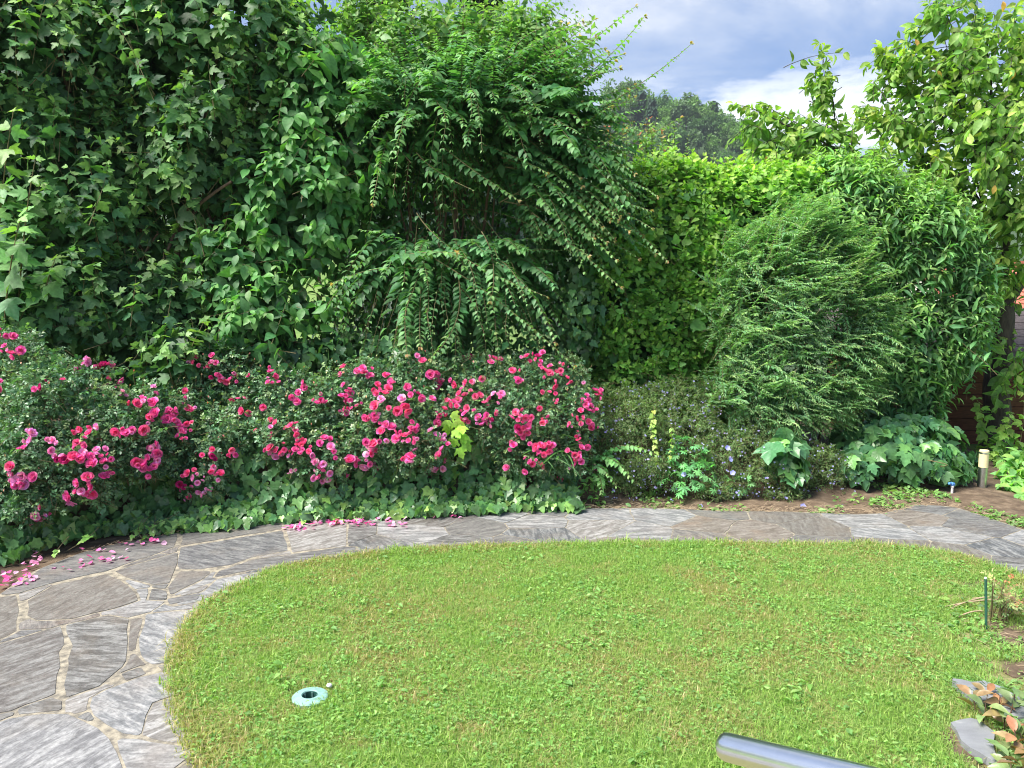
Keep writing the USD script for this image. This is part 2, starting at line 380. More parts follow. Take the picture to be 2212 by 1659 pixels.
def build_leaves(ids, pos, R, size, col):
    vs, fs, ns, cs, n = [], [], [], [], 0
    for k in np.unique(ids):
        m = ids == k
        tv, tf, tn = TEMPL[k]
        V = pos[m][:, None] + np.einsum("nij,kj->nki", R[m] * size[m][:, None, None], tv)
        N = np.einsum("nij,kj->nki", R[m], tn)
        c = np.repeat(col[m], len(tv), 0)
        F = tf[None] + (np.arange(m.sum()) * len(tv))[:, None, None] + n
        vs.append(V.reshape(-1, 3)); ns.append(N.reshape(-1, 3)); cs.append(c); fs.append(F.reshape(-1, 3))
        n += V.shape[0] * V.shape[1]
    return np.vstack(vs), np.vstack(fs), np.vstack(ns), np.vstack(cs)

UP = np.array([0, 0, 1.0])
def ell(px, py, Y, wpx, hpx, depth):
    """An ellipsoid: centre and half sizes given as they are seen at depth Y."""
    c = at(px, py, Y)
    k = Y / FPX
    return (c, np.array([wpx * k, depth, hpx * k]))

def inside(p, ells, lim=0.8):
    r = np.zeros(len(p), bool)
    for c, s in ells:
        r |= (((p - c) / s) ** 2).sum(1) < lim ** 2
    return r

def shell(ells, n, rng, rad=(0.85, 1.0), back=0.45, low=-0.9, rough=0.16, seed=0):
    """Points spread over the outside of a union of ellipsoids (not its far side), with their outward directions."""
    area = np.array([s[0] * s[2] + s[0] * s[1] + s[1] * s[2] for c, s in ells])
    out_p, out_d, got = [], [], 0
    for _ in range(60):
        k = rng.choice(len(ells), n * 2, p=area / area.sum())
        d = norm(rng.normal(size=(n * 2, 3)))
        C = np.array([c for c, s in ells])[k]; S = np.array([s for c, s in ells])[k]
        ok = (d[:, 1] < back) & (d[:, 2] > low)
        amp = 1 + rough * 2 * (meshkit.noise(d * 2.6 + k[:, None] * 7.3, seed) - 0.5)
        p = C + d * S * (rng.uniform(rad[0], rad[1], len(d)) * amp)[:, None]
        o = norm(d / S)
        for e in range(len(ells)):
            cc, ss = ells[e]
            ok &= ~((k != e) & ((((p - cc) / ss) ** 2).sum(1) < 0.72))
        out_p.append(p[ok]); out_d.append(o[ok]); got += ok.sum()
        if got >= n:
            break
    return np.vstack(out_p)[:n], np.vstack(out_d)[:n]

LEAF_GAIN = 1.55
def tone(n, mature, young, k, rng, jit=0.16, hue=0.06):
    c = LEAF_GAIN * np.array(mature) * (1 - k[:, None]) + (0.5 + 0.5 * LEAF_GAIN) * np.array(young) * k[:, None]
    c = c * 0.88 + 0.12 * c.mean(1, keepdims=True) * np.array([0.95, 1.0, 1.25])
    c = c * np.exp(rng.normal(0, jit, (n, 1))) * np.exp(rng.normal(0, hue, (n, 3)))
    return np.clip(c, 0.004, 0.85)

def curves(base, d, L, g, K, rng, wob=0.05):
    t = np.linspace(0, 1, K)
    P = base[:, None] + d[:, None] * (L[:, None] * t)[..., None]
    P[..., 2] -= np.broadcast_to(g, L.shape)[:, None] * L[:, None] * t ** 2
    w = np.cumsum(rng.normal(0, wob, P.shape), 1) * (L[:, None, None] / K)
    return P + w

def dress(pl, P, sp, rng, out, size=0.1, sizevar=0.2, k0=1, arrange="cross", angle=1.0, sag=0.25, nw=(0.7, 0.6, 0.35), mature=(0.05, 0.12, 0.03), young=(0.12, 0.24, 0.04), youth=None, tip=0.4, alt=False, ypow=2.0, keep=1.0):
    """Leaf pairs along the curves P. out: outward direction per curve."""
    S, K = P.shape[:2]
    tan = norm(np.gradient(P, axis=1))
    ref = norm(rng.normal(size=(S, 3)))
    if youth is None:
        youth = rng.uniform(0.1, 1.0, S)
    shs = np.exp(rng.normal(0, sizevar, S))
    for i in range(k0, K):
        t = tan[:, i]
        u = i / (K - 1)
        if arrange == "flat":
            side = norm(np.cross(t, UP) + 1e-4)
            side = norm(side + rng.normal(0, 0.15, side.shape))
        else:
            a = norm(np.cross(t, ref)); b = np.cross(t, a)
            ph = (i % 2) * np.pi / 2 if arrange == "cross" else i * 2.4
            side = np.cos(ph) * a + np.sin(ph) * b
        for sgn in ((1,) if alt else (1, -1)):
            if alt and arrange == "flat":
                sgn = 1 if i % 2 else -1
            m = rng.random(S) < keep
            if not m.any():
                continue
            sg = sgn * side[m]
            th = angle + rng.normal(0, 0.14, m.sum())
            if u > 0.9:
                th = th * 0.7
            ax = np.cos(th)[:, None] * t[m] + np.sin(th)[:, None] * sg + np.array([0, 0, -1.0]) * (sag + rng.normal(0, 0.12, m.sum()))[:, None]
            nr = nw[0] * UP + nw[1] * out[m] + nw[2] * rng.normal(size=(m.sum(), 3))
            ln = size * shs[m] * (1 - (1 - tip) * u ** 3) * (0.75 + 0.25 * min(1, u * 3)) * np.exp(rng.normal(0, 0.1, m.sum()))
            kk = np.clip(youth[m] * u ** ypow + rng.normal(0, 0.06, m.sum()), 0, 1)
            pl.leaves(sp, P[m, i], ax, nr, ln, tone(m.sum(), mature, young, kk, rng), rng)

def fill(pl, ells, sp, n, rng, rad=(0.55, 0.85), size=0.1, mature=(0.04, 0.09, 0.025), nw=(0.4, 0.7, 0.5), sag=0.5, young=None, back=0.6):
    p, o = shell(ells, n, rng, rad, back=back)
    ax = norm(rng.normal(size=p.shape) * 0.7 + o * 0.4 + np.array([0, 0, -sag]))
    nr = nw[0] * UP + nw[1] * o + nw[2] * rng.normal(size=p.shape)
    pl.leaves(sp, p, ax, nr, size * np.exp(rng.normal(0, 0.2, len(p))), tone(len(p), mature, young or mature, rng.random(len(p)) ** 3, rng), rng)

def shrub_shoots(pl, ells, n, rng, L=0.5, K=6, g=0.2, upw=0.6, outw=0.7, rnd=0.35, rad=(0.9, 1.02), twig=0.004, back=0.45, low=-0.9, rough=0.16, seed=0, bias=(0, 0, 0)):
    p, o = shell(ells, n, rng, rad, back, low, rough, seed)
    d = norm(o * outw + UP * upw + rng.normal(size=p.shape) * rnd + np.array(bias))
    ln = L * np.exp(rng.normal(0, 0.25, len(p)))
    b = p - d * ln[:, None] * 0.85
    b[:, 2] += g * ln * 0.6
    P = curves(b, d, ln, g * np.exp(rng.normal(0, 0.3, len(p))), K, rng)
    if twig:
        Q_ = P[:, ::2] if K > 8 else P[:, [0, K // 2, K - 1]]
        pl.solid.append(("twigs", tubes(Q_, twig * np.linspace(1, 0.35, Q_.shape[1])[None], 3), "twig", "stuff"))
    return P, o

def stems(pl, lines, mat="bark", name="stem", K=9, rng=None, wob=0.02):
    """lines: (point, mid point, end point, start radius, end radius): each becomes a part of its own."""
    for p0, p1, p2, r0, r1 in lines:
        P = bez(np.array(p0), np.array(p1), np.array(p2), K)
        if rng is not None:
            P[1:-1] += rng.normal(0, wob, (K - 2, 3))
        pl.solid.append((name, tubes(P[None], np.linspace(r0, r1, K)[None], 8), mat, None))

# ------------------------------------------------------------------ ground, hills
def ss(a, b, x):
    t = np.clip((x - a) / (b - a), 0, 1)
    return t * t * (3 - 2 * t)

def terrain(x, y):
    h = -0.03 - 5.0 * ss(11, 45, y) * ss(-2, 8, x) + 9 * ss(12, 90, y) * (1 - ss(-6, 6, x))
    h = h - 18 * ss(40, 190, y) * ss(0, 20, x)
    th = np.degrees(np.arctan2(x, np.maximum(y, 1)))
    d = np.hypot(x, y)
    hill = ss(190, 345, d) * (1 - 0.85 * ss(370, 700, d)) * np.interp(th, [-60, -20, 0, 8, 11, 14.5, 18, 22, 28, 45], [60, 90, 98, 100, 97, 90, 80, 70, 58, 40])
    far = 75 * ss(700, 1300, d) * (0.6 + 0.5 * np.sin(th * 0.13 + 1.0) * np.cos(th * 0.31))
    return h + hill * (y > 0) + far * (y > 0)

gx = np.unique(np.concatenate([np.linspace(-12, 14, 40), np.linspace(-60, 150, 60), np.linspace(-500, 500, 60), np.linspace(-1900, 1900, 60)]))
gy = np.unique(np.concatenate([np.linspace(-4, 24, 40), np.linspace(24, 100, 30), np.linspace(100, 480, 60), np.linspace(480, 1900, 40), [-400, -60, -15]]))
X, Y = np.meshgrid(gx, gy, indexing="ij")
Z = terrain(X, Y)
nx, ny = len(gx), len(gy)
ii, jj = np.meshgrid(np.arange(nx - 1), np.arange(ny - 1), indexing="ij")
Q = np.stack([ii * ny + jj, (ii + 1) * ny + jj, (ii + 1) * ny + jj + 1, ii * ny + jj + 1], -1).reshape(-1, 4)
V = np.column_stack([X.ravel(), Y.ravel(), Z.ravel()])
dq = np.hypot(V[Q[:, 0], 0], V[Q[:, 0], 1])
for nm, mk_, msk in (("ground", "field", dq < 150), ("hill", "forest_floor", (dq >= 150) & (dq < 620)), ("distant_hills", "far_hill", dq >= 620)):
    m_ = trimesh.Trimesh(V, np.vstack([Q[msk][:, [0, 1, 2]], Q[msk][:, [0, 2, 3]]]), process=False)
    m_.remove_unreferenced_vertices()
    p_ = usdkit.mesh(stage, path_for(nm), m_, M[mk_], smooth=True).GetPrim()
    data(p_, {"ground": "grassy ground running on behind the hedge", "hill": "wooded hill behind the hedge", "distant_hills": "distant ridge of hills"}[nm], {"ground": "ground", "hill": "hill", "distant_hills": "hills"}[nm], kind="structure")

LAWN_EDGE = [(470, 1690), (440, 1650), (402, 1580), (386, 1510), (381, 1450), (395, 1380), (430, 1328), (520, 1268), (640, 1224), (760, 1206), (900, 1192), (1100, 1184), (1300, 1179), (1500, 1178), (1700, 1179), (1900, 1184), (2000, 1191), (2080, 1207), (2150, 1229), (2212, 1256), (2330, 1310)]
PATH_EDGE = [(-330, 1420), (-140, 1345), (0, 1288), (60, 1245), (130, 1215), (200, 1190), (330, 1163), (460, 1143), (600, 1128), (750, 1120), (900, 1113), (1060, 1106), (1200, 1101), (1400, 1100), (1560, 1106), (1700, 1108), (1850, 1113), (1905, 1111), (1950, 1101), (1990, 1093), (2060, 1098), (2120, 1116), (2212, 1147), (2400, 1210)]
lawn_e = gnd(*np.array(LAWN_EDGE, float).T)[:, :2]
path_e = gnd(*np.array(PATH_EDGE, float).T)[:, :2]
def smooth_line(e, n=160):
    s = np.r_[0, np.cumsum(np.linalg.norm(np.diff(e, axis=0), axis=1))]
    from scipy.interpolate import PchipInterpolator
    u = np.linspace(0, s[-1], n)
    return np.column_stack([PchipInterpolator(s, e[:, 0])(u), PchipInterpolator(s, e[:, 1])(u)])
lawn_s, path_s = smooth_line(lawn_e), smooth_line(path_e)
rngw = np.random.default_rng(5)
LAWN = Polygon(list(map(tuple, lawn_s)) + [(7.5, 3.0), (7.5, -1.0), (-0.9, -1.0), (-1.15, 1.2)]).buffer(0)
PATHP = Polygon(list(map(tuple, path_s)) + [(7.5, 4.2), (7.5, -1.5), (-5.5, -1.5), (-5.5, 2.6)]).buffer(0).difference(LAWN)
PATHP = max(getattr(PATHP, "geoms", [PATHP]), key=lambda g: g.area)
PATH_LINE = LineString(path_s)
def edge_y(x):
    return np.interp(x, path_s[:, 0], path_s[:, 1])

def flat(poly, z0, z1):
    m = trimesh.creation.extrude_polygon(poly, z1 - z0, engine="earcut")
    m.apply_translation([0, 0, z0])
    return m

data(part("/World", "lawn", flat(LAWN.buffer(0.015).difference(Point(*gnd(670, 1513)[:2]).buffer(0.05)), -0.05, 0.004), "thatch"), "mown lawn ground under the grass, curved along the stone path", "lawn", kind="structure")
BED = Polygon(list(map(tuple, path_s)) + [(9, 4.3), (9, 12), (-9, 12), (-9, 2.0)]).buffer(0)

# bank behind the path: rises from the path edge, steeper under the ivy on the left
def edge_d_(x, y):
    """Signed distance behind the path edge."""
    x, y = np.broadcast_arrays(np.asarray(x, float), np.asarray(y, float))
    return shapely.distance(PATH_LINE, shapely.points(x.ravel(), y.ravel())).reshape(x.shape) * np.where(y >= edge_y(x), 1.0, -1.0)
def bank_h(x, y):
    x = np.asarray(x, float)
    off = edge_d_(x, y)
    left = 1 - ss(0.1, 1.3, x)
    o = off - 0.40 * (1 - ss(-3.0, -2.2, x))
    h = left * (0.62 * ss(0.0, 0.55, o) + 0.25 * ss(0.6, 2.0, o)) + (1 - left) * (0.03 * ss(0, 0.3, off) + 0.30 * ss(0.35, 1.4, off) * (1 - ss(3.1, 3.9, x)))
    return h - 0.012 + 0.03 * (meshkit.noise(np.stack(np.broadcast_arrays(x * 5, np.asarray(y, float) * 5, 0.0), -1), 3) - 0.5) * ss(0.03, 0.2, off) - 0.6 * (off < -0.02)
tn = norm(np.gradient(path_s, axis=0)); PN = np.column_stack([-tn[:, 1], tn[:, 0]])
PS_ = np.r_[0, np.cumsum(np.linalg.norm(np.diff(path_s, axis=0), axis=1))]
def along(u, d):
    """The point d behind the path edge at the length u along it."""
    q = np.column_stack([np.interp(u, PS_, path_s[:, 0]), np.interp(u, PS_, path_s[:, 1])])
    n = norm(np.column_stack([np.interp(u, PS_, PN[:, 0]), np.interp(u, PS_, PN[:, 1])]))
    return q + n * np.asarray(d, float)[:, None], n
bx, bo = np.linspace(0, PS_[-1], 260), np.concatenate([[-0.05], np.linspace(0.0, 1.2, 26)])
BU, BO = np.meshgrid(bx, bo, indexing="ij")
bq, _ = along(BU.ravel(), BO.ravel())
BX, BY = bq[:, 0].reshape(BU.shape), bq[:, 1].reshape(BU.shape)
gx2 = np.linspace(BX[:, -1].min(), BX[:, -1].max(), len(bx))
ext = [np.column_stack([BX[:, -1], BY[:, -1] + e]) for e in np.linspace(0.2, 3.6, 12)]
BX = np.column_stack([BX] + [e[:, 0] for e in ext]); BY = np.column_stack([BY] + [e[:, 1] for e in ext])
BZ = bank_h(BX, BY)
n1, n2 = BX.shape
ii, jj = np.meshgrid(np.arange(n1 - 1), np.arange(n2 - 1), indexing="ij")
Q = np.stack([ii * n2 + jj, (ii + 1) * n2 + jj, (ii + 1) * n2 + jj + 1, ii * n2 + jj + 1], -1).reshape(-1, 4)
data(part("/World", "soil_bank", trimesh.Trimesh(np.column_stack([BX.ravel(), BY.ravel(), BZ.ravel()]), np.vstack([Q[:, [0, 1, 2]], Q[:, [0, 2, 3]]]), process=False), "soil", smooth=True), "bare brown soil bank between stone path and shrubs", "soil", kind="structure")

mk("haze", {"v": ("principled_volume", {"color": (0.80, 0.88, 1.0), "density": 0.00022, "anisotropy": 0.2})}, volume="v.volume")
hz_top = float(Z.max()) + 30
m = trimesh.creation.box((4000, 2500, hz_top + 40)); m.apply_translation((0, 780, (hz_top - 40) / 2))
data(part("/World", "haze", m, "haze"), "thin summer haze in the air", "haze", kind="stuff")

# ------------------------------------------------------------------ stone path
path_root = thing("path", "curved garden path of irregular grey gneiss flagstones in pale mortar", "path", kind="structure")
part(path_root, "mortar", flat(PATHP.buffer(0.01), -0.06, 0.008), "mortar")
Z7 = lambda pts: gnd(*(np.array(pts, float) / 2.765 * 0.9217 + np.array([0, 1200 * 0.9217])).T)[:, :2]
HAND = [  # the stones one can pick out in the foreground: (outline, look)
    ([(-60, 1400), (60, 1348), (280, 1322), (440, 1322), (590, 1392), (700, 1482), (745, 1550), (800, 1700), (700, 1900), (-60, 1900)], 3),
    ([(602, 1212), (700, 1162), (900, 1092), (1128, 1032), (1130, 1200), (975, 1250), (920, 1465), (800, 1450), (690, 1395), (612, 1330), (592, 1270)], 4),
    ([(985, 1252), (1135, 1206), (1165, 1400), (1190, 1515), (1080, 1505), (930, 1462)], 4),
    ([(-60, 890), (120, 832), (398, 748), (410, 870), (382, 920), (374, 1050), (350, 1190), (240, 1238), (80, 1298), (-60, 1325)], 0),
    ([(432, 742), (690, 682), (838, 704), (815, 780), (820, 930), (798, 1010), (640, 1138), (432, 1218), (422, 1150), (442, 960), (470, 880), (432, 800)], 1),
    ([(790, 1060), (918, 1018), (950, 1062), (820, 1112)], 1),
    ([(952, 672), (1275, 640), (1210, 760), (1152, 950), (1130, 985), (980, 998), (912, 940), (902, 830)], 4),
    ([(852, 702), (930, 692), (888, 800), (880, 898), (832, 918), (826, 820)], 2),
    ([(188, 582), (350, 484), (690, 412), (780, 452), (868, 522), (898, 582), (720, 642), (460, 702), (250, 712), (182, 680)], 2),
    ([(-60, 570), (108, 548), (120, 680), (110, 780), (40, 820), (-60, 840)], 2),
    ([(742, 392), (1150, 272), (1140, 360), (1100, 468), (1000, 480), (850, 440)], 2),
    ([(1172, 240), (1830, 128), (1868, 258), (1640, 300), (1500, 350), (1300, 378), (1160, 378), (1150, 330)], 0),
    ([(1172, 394), (1370, 392), (1300, 450), (1105, 548), (1092, 500)], 2),
    ([(985, 502), (1078, 522), (1082, 580), (965, 578)], 1),
    ([(1090, 572), (1310, 532), (1290, 570), (1100, 608)], 0),
    ([(130, 536), (340, 468), (690, 392), (1130, 235), (1158, 115), (1000, 182), (640, 205), (430, 295), (250, 385), (120, 484), (-40, 545)], 2),
    ([(1175, 225), (1190, 120), (1500, 90), (1815, 60), (1825, 118)], 2),
    ([(1846, 92), (2250, 30), (2240, 225), (1898, 268)], 4),
    ([(1390, 432), (1700, 372), (2060, 318), (2300, 255), (2310, 235), (2230, 232), (1900, 282), (1660, 312), (1520, 362), (1420, 392)], 0),
    ([(1120, 615), (1310, 585), (1480, 495), (1660, 440), (1780, 392), (1600, 410), (1400, 448), (1330, 520)], 4),
    ([(120, 1296), (240, 1245), (340, 1215), (400, 1240), (405, 1296), (280, 1308), (120, 1325)], 1),
    ([(762, 1480), (900, 1490), (1070, 1520), (1190, 1540), (1290, 1580), (1200, 1620), (1100, 1700), (900, 1720), (830, 1700), (770, 1560)], 4),
    ([(500, 1345), (590, 1300), (600, 1345), (660, 1400), (585, 1375)], 1),
]
def rough_outline(poly, rng, amp=0.006, step=0.03, rounding=0.012):
    poly = poly.buffer(-rounding).buffer(rounding)
    poly = max(getattr(poly, "geoms", [poly]), key=lambda g: g.area)
    if poly.area < 0.0015:
        return None
    p = shapely.segmentize(poly, step)
    c = np.array(p.exterior.coords)[:-1]
    nn = meshkit.fbm(np.column_stack([c * 9, np.zeros(len(c))]), 3, 4)
    n2_ = meshkit.fbm(np.column_stack([c * 9, np.ones(len(c)) * 5]), 3, 9)
    c = c + np.column_stack([nn - 0.5, n2_ - 0.5]) * amp * 4
    q = Polygon(c).buffer(0)
    return max(getattr(q, "geoms", [q]), key=lambda g: g.area)
rngp = np.random.default_rng(11)
hand_polys, stones = [], []
for pts, look in HAND:
    g = Polygon(Z7(pts)).buffer(0).intersection(PATHP.buffer(0.0))
    if g.is_empty:
        continue
    g = max(getattr(g, "geoms", [g]), key=lambda a: a.area)
    stones.append((g, look)); hand_polys.append(g)
rest = PATHP.difference(unary_union(hand_polys).buffer(0.012))
seeds = []
for (a, b) in zip(path_s[:-1], path_s[1:]):
    pass
tries = 0
L_ = LineString(path_s)
while tries < 6000:
    tries += 1
    p = np.array([rngp.uniform(-5.4, 7.4), rngp.uniform(-1.5, 6.4)])
    if not PATHP.contains(Point(*p)):
        continue
    sx = 0.42 if p[0] > -1.6 else 0.34
    if all(((p[0] - q[0]) / sx) ** 2 + ((p[1] - q[1]) / 0.20) ** 2 > 1 for q in seeds):
        seeds.append(p)
vor = voronoi_diagram(MultiPoint(seeds), envelope=PATHP.buffer(2))
for c in vor.geoms:
    for g in getattr(c.intersection(rest), "geoms", [c.intersection(rest)]):
        if g.geom_type == "Polygon" and g.area > 0.004:
            g2 = g.buffer(-rngp.uniform(0.002, 0.008))
            for h in getattr(g2, "geoms", [g2]):
                if h.area > 0.004:
                    stones.append((h, int(rngp.choice([0, 1, 2, 2, 4, 4, 5]))))
for g, look in stones:
    q = rough_outline(g, rngp)
    if q is None or q.area < 0.002:
        continue
    top = 0.0097 + rngp.uniform(-0.0008, 0.0012)
    try:
        m = flat(q.simplify(0.004), -0.02, top)
    except Exception:
        continue
    c = q.centroid
    tilt = rngp.normal(0, 0.008, 2)
    v = m.vertices.copy()
    up = v[:, 2] > 0
    v[up, 2] += ((v[up, 0] - c.x) * tilt[0] + (v[up, 1] - c.y) * tilt[1]).clip(-0.0006, 0.0006)
    m.vertices = v
    part(path_root, "flagstone", m, "stone_" + "abcdefghijklmnopqr"[look + 6 * int(rngp.integers(0, 3))])

# ------------------------------------------------------------------ lawn grass (nobody could count it)
rngl = np.random.default_rng(21)
def instancer(name, label, cat, protos, pos, yaw, scale, idx, mat):
    pi = UsdGeom.PointInstancer.Define(stage, path_for(name))
    base = pi.GetPath().pathString
    tg = []
    for k, (v, f, c) in enumerate(protos):
        p = raw(f"{base}/tuft" + (f"_{k:03d}" if k else ""), v, f, mat, None, c)
        tg.append(p.GetPath())
    pi.CreatePrototypesRel().SetTargets(tg)
    pi.CreateProtoIndicesAttr(Vt.IntArray.FromNumpy(idx.astype(np.int32)))
    pi.CreatePositionsAttr(Vt.Vec3fArray.FromNumpy(pos.astype(np.float32)))
    q = np.zeros((len(pos), 4)); q[:, 0] = np.cos(yaw / 2); q[:, 3] = np.sin(yaw / 2)
    pi.CreateOrientationsAttr(Vt.QuathArray([Gf.Quath(float(a), float(b), float(c), float(d)) for a, b, c, d in q]))
    pi.CreateScalesAttr(Vt.Vec3fArray.FromNumpy(np.repeat(scale[:, None], 3, 1).astype(np.float32)))
    return data(pi.GetPrim(), label, cat, kind="stuff")

def blades(rng, n, rad, h, w, cols, lean=0.7):
    r = rad * np.sqrt(rng.random(n)); a = rng.uniform(0, 2 * np.pi, n)
    b = np.column_stack([r * np.cos(a), r * np.sin(a), np.zeros(n)])
    hh = h * np.exp(rng.normal(0, 0.3, n)); ln = np.abs(rng.normal(0, lean, n)); az = rng.uniform(0, 2 * np.pi, n)
    d = np.column_stack([np.cos(az), np.sin(az), np.zeros(n)])
    s = np.column_stack([-np.sin(az), np.cos(az), np.zeros(n)]) * (w * np.exp(rng.normal(0, 0.25, n)))[:, None]
    mid = b + UP * (hh * 0.6)[:, None] + d * (hh * ln * 0.25)[:, None]
    tip = b + UP * (hh * (1 - 0.3 * np.minimum(ln, 1.6)))[:, None] + d * (hh * ln * 0.9)[:, None]
    v = np.stack([b - s, b + s, mid - s * 0.8, mid + s * 0.8, tip], 1).reshape(-1, 3)
    f = np.array([(0, 1, 3), (0, 3, 2), (2, 3, 4)])[None] + (np.arange(n) * 5)[:, None, None]
    c = np.array(cols)[rng.integers(0, len(cols), n)] * np.exp(rng.normal(0, 0.18, (n, 1)))
    return v, f.reshape(-1, 3), np.repeat(c, 5, 0)

GREEN = [(0.26, 0.40, 0.11), (0.22, 0.36, 0.10), (0.31, 0.44, 0.14), (0.36, 0.46, 0.17)]
DRY = [(0.40, 0.37, 0.16), (0.50, 0.42, 0.23), (0.30, 0.34, 0.10), (0.24, 0.32, 0.08), (0.36, 0.28, 0.14)]
LUSH = [(0.22, 0.36, 0.08), (0.28, 0.43, 0.10), (0.20, 0.33, 0.08), (0.33, 0.43, 0.13)]
grass_p = [blades(rngl, 50, 0.055, 0.026, 0.0014, GREEN, 0.9) for _ in range(3)] + [blades(rngl, 48, 0.055, 0.024, 0.0013, DRY, 1.2) for _ in range(3)] + [blades(rngl, 50, 0.055, 0.030, 0.0015, LUSH, 0.9) for _ in range(2)]
def lawn_points(n, rng):
    p = np.column_stack([rng.uniform(-2.2, 6.2, n), rng.uniform(1.1, 5.6, n)])
    ok = shapely.contains_xy(LAWN, p[:, 0], p[:, 1]) & ~shapely.contains_xy(NOGRASS, p[:, 0], p[:, 1])
    px, py, _ = project(np.column_stack([p, np.zeros(len(p))]))
    ok &= (px > -120) & (px < 2330) & (py < 1760)
    return p[ok]
Z4 = lambda pts: gnd(*((np.array(pts, float) / 7.373 + np.array([2100, 1575])) * 0.9217).T)[:, :2]
SLAB1 = [(930, 985), (1100, 925), (1300, 895), (1440, 950), (1560, 1070), (1695, 1180), (1695, 1330), (1685, 1480), (1740, 1760), (1560, 1660), (1400, 1540), (1250, 1450), (1100, 1310), (1050, 1150)]
SLAB2 = [(930, 280), (1120, 300), (1300, 345), (1500, 320), (1900, 450), (2080, 540), (2260, 690), (2300, 930), (2000, 940), (1700, 720), (1400, 620), (1100, 430)]
MULCH = [(780, 1130), (1000, 980), (1060, 1150), (1100, 1320), (1400, 1560), (1700, 1720), (1250, 1720), (1050, 1480), (900, 1330)]
BARE = [Polygon(Z4(MULCH)).buffer(0.01)]
for px_, py_, rx_, ry_ in ((2110, 1262, 40, 7), (2085, 1290, 22, 5), (2195, 1375, 45, 22), (2205, 1445, 40, 22), (2150, 1352, 30, 8), (2180, 1300, 40, 10), (1480, 1478, 22, 9)):
    a_ = np.arange(22) * 2 * np.pi / 22; k_ = 0.75 + 0.5 * meshkit.noise(np.column_stack([np.cos(a_) * 1.6 + px_, np.sin(a_) * 1.6, a_ * 0]), 9)
    BARE.append(Polygon(gnd(px_ + rx_ * k_ * np.cos(a_), py_ + ry_ * k_ * np.sin(a_))[:, :2]).buffer(0))
NOGRASS = unary_union([Polygon(Z4(SLAB1)).buffer(0.005), Polygon(Z4(SLAB2)).buffer(0.0)] + [b.buffer(-0.02) for b in BARE])
RINGC = gnd(670, 1513)[:2]
BEDC = [gnd(2190, 1390)[:2], gnd(2215, 1470)[:2], gnd(2130, 1330)[:2], gnd(2130, 1570)[:2], gnd(2160, 1650)[:2], gnd(2190, 1300)[:2]]
def bed_amount(p):
    return np.max([np.exp(-((p - c) ** 2).sum(1) / r ** 2) for c, r in zip(BEDC, (0.45, 0.40, 0.22, 0.20, 0.24, 0.3))], axis=0)
gp = lawn_points(60000, rngl)
gp = gp[np.linalg.norm(gp - RINGC, axis=1) > 0.10]
n3 = lambda p, s, k: meshkit.fbm(np.column_stack([p * s, np.zeros(len(p))]), 3, k)
dry = n3(gp, 1.6, 31) * 0.6 + n3(gp, 6.0, 33) * 0.5
edge_d = shapely.distance(LINE := LineString(lawn_s), shapely.points(gp))
dry = dry + 0.22 * np.exp(-(edge_d / 0.08) ** 2) * (gp[:, 0] < 0.5) + 0.10 * np.exp(-np.linalg.norm(gp - gnd(900, 1450)[:2], axis=1) / 0.6)
bedk = bed_amount(gp)
keep = rngl.random(len(gp)) > bedk * 0.92
gp, dry, edge_d = gp[keep], dry[keep], edge_d[keep]
u = rngl.random(len(gp))
idx = np.where(dry + (u - 0.5) * 0.35 > 0.64, rngl.integers(3, 6, len(gp)), np.where(dry + (u - 0.5) * 0.3 < 0.50, rngl.integers(6, 8, len(gp)), rngl.integers(0, 3, len(gp))))
sc = np.exp(rngl.normal(0, 0.18, len(gp))) * (0.85 + 0.35 * (edge_d < 0.06))
instancer("grass", "short green lawn grass with dry straw patches", "grass", grass_p, np.column_stack([gp, np.full(len(gp), 0.003)]), rngl.uniform(0, 6.28, len(gp)), sc, idx, "leaf_thin")

def small_leaf_patch(rng, sp, n, rad, h, size, cols, tilt=0.35):
    a = rng.uniform(0, 2 * np.pi, n); r = rad * np.sqrt(rng.random(n))
    pos = np.column_stack([r * np.cos(a), r * np.sin(a), h * rng.uniform(0.5, 1.15, n)])
    az = rng.uniform(0, 6.28, n)
    ax = np.column_stack([np.cos(az), np.sin(az), rng.normal(0, 0.15, n)])
    nr = UP + rng.normal(0, tilt, (n, 3))
    ax = norm(ax); nn = norm(nr - (nr * ax).sum(1, keepdims=True) * ax)
    R = np.stack([ax, np.cross(nn, ax), nn], -1)
    ids = SPECIES[sp][rng.integers(0, len(SPECIES[sp]), n)]
    c = np.array(cols)[rng.integers(0, len(cols), n)] * np.exp(rng.normal(0, 0.15, (n, 1)))
    v, f, _, cc = build_leaves(ids, pos, R, size * np.exp(rng.normal(0, 0.2, n)), c)
    return v, f, cc
CLV = [(0.19, 0.38, 0.09), (0.24, 0.44, 0.12), (0.17, 0.33, 0.10), (0.30, 0.47, 0.15)]
clover_p = [small_leaf_patch(rngl, "clover", 12, 0.06, 0.026, 0.0115, CLV) for _ in range(4)] + [small_leaf_patch(rngl, "small", 9, 0.05, 0.025, 0.017, CLV) for _ in range(2)]
cpnt = lawn_points(26000, rngl)
cpnt = cpnt[np.linalg.norm(cpnt - RINGC, axis=1) > 0.12]
dens = ss(0.44, 0.62, n3(cpnt, 2.3, 41) * 0.6 + n3(cpnt, 8, 42) * 0.4)
kp = rngl.random(len(cpnt)) < 0.20 + 0.6 * dens
cpnt = cpnt[kp]
instancer("clover", "low clover and small weeds growing through the lawn", "clover", clover_p, np.column_stack([cpnt, np.full(len(cpnt), 0.003)]), rngl.uniform(0, 6.28, len(cpnt)), np.exp(rngl.normal(0, 0.2, len(cpnt))), rngl.integers(0, 6, len(cpnt)), "leaf_thin")

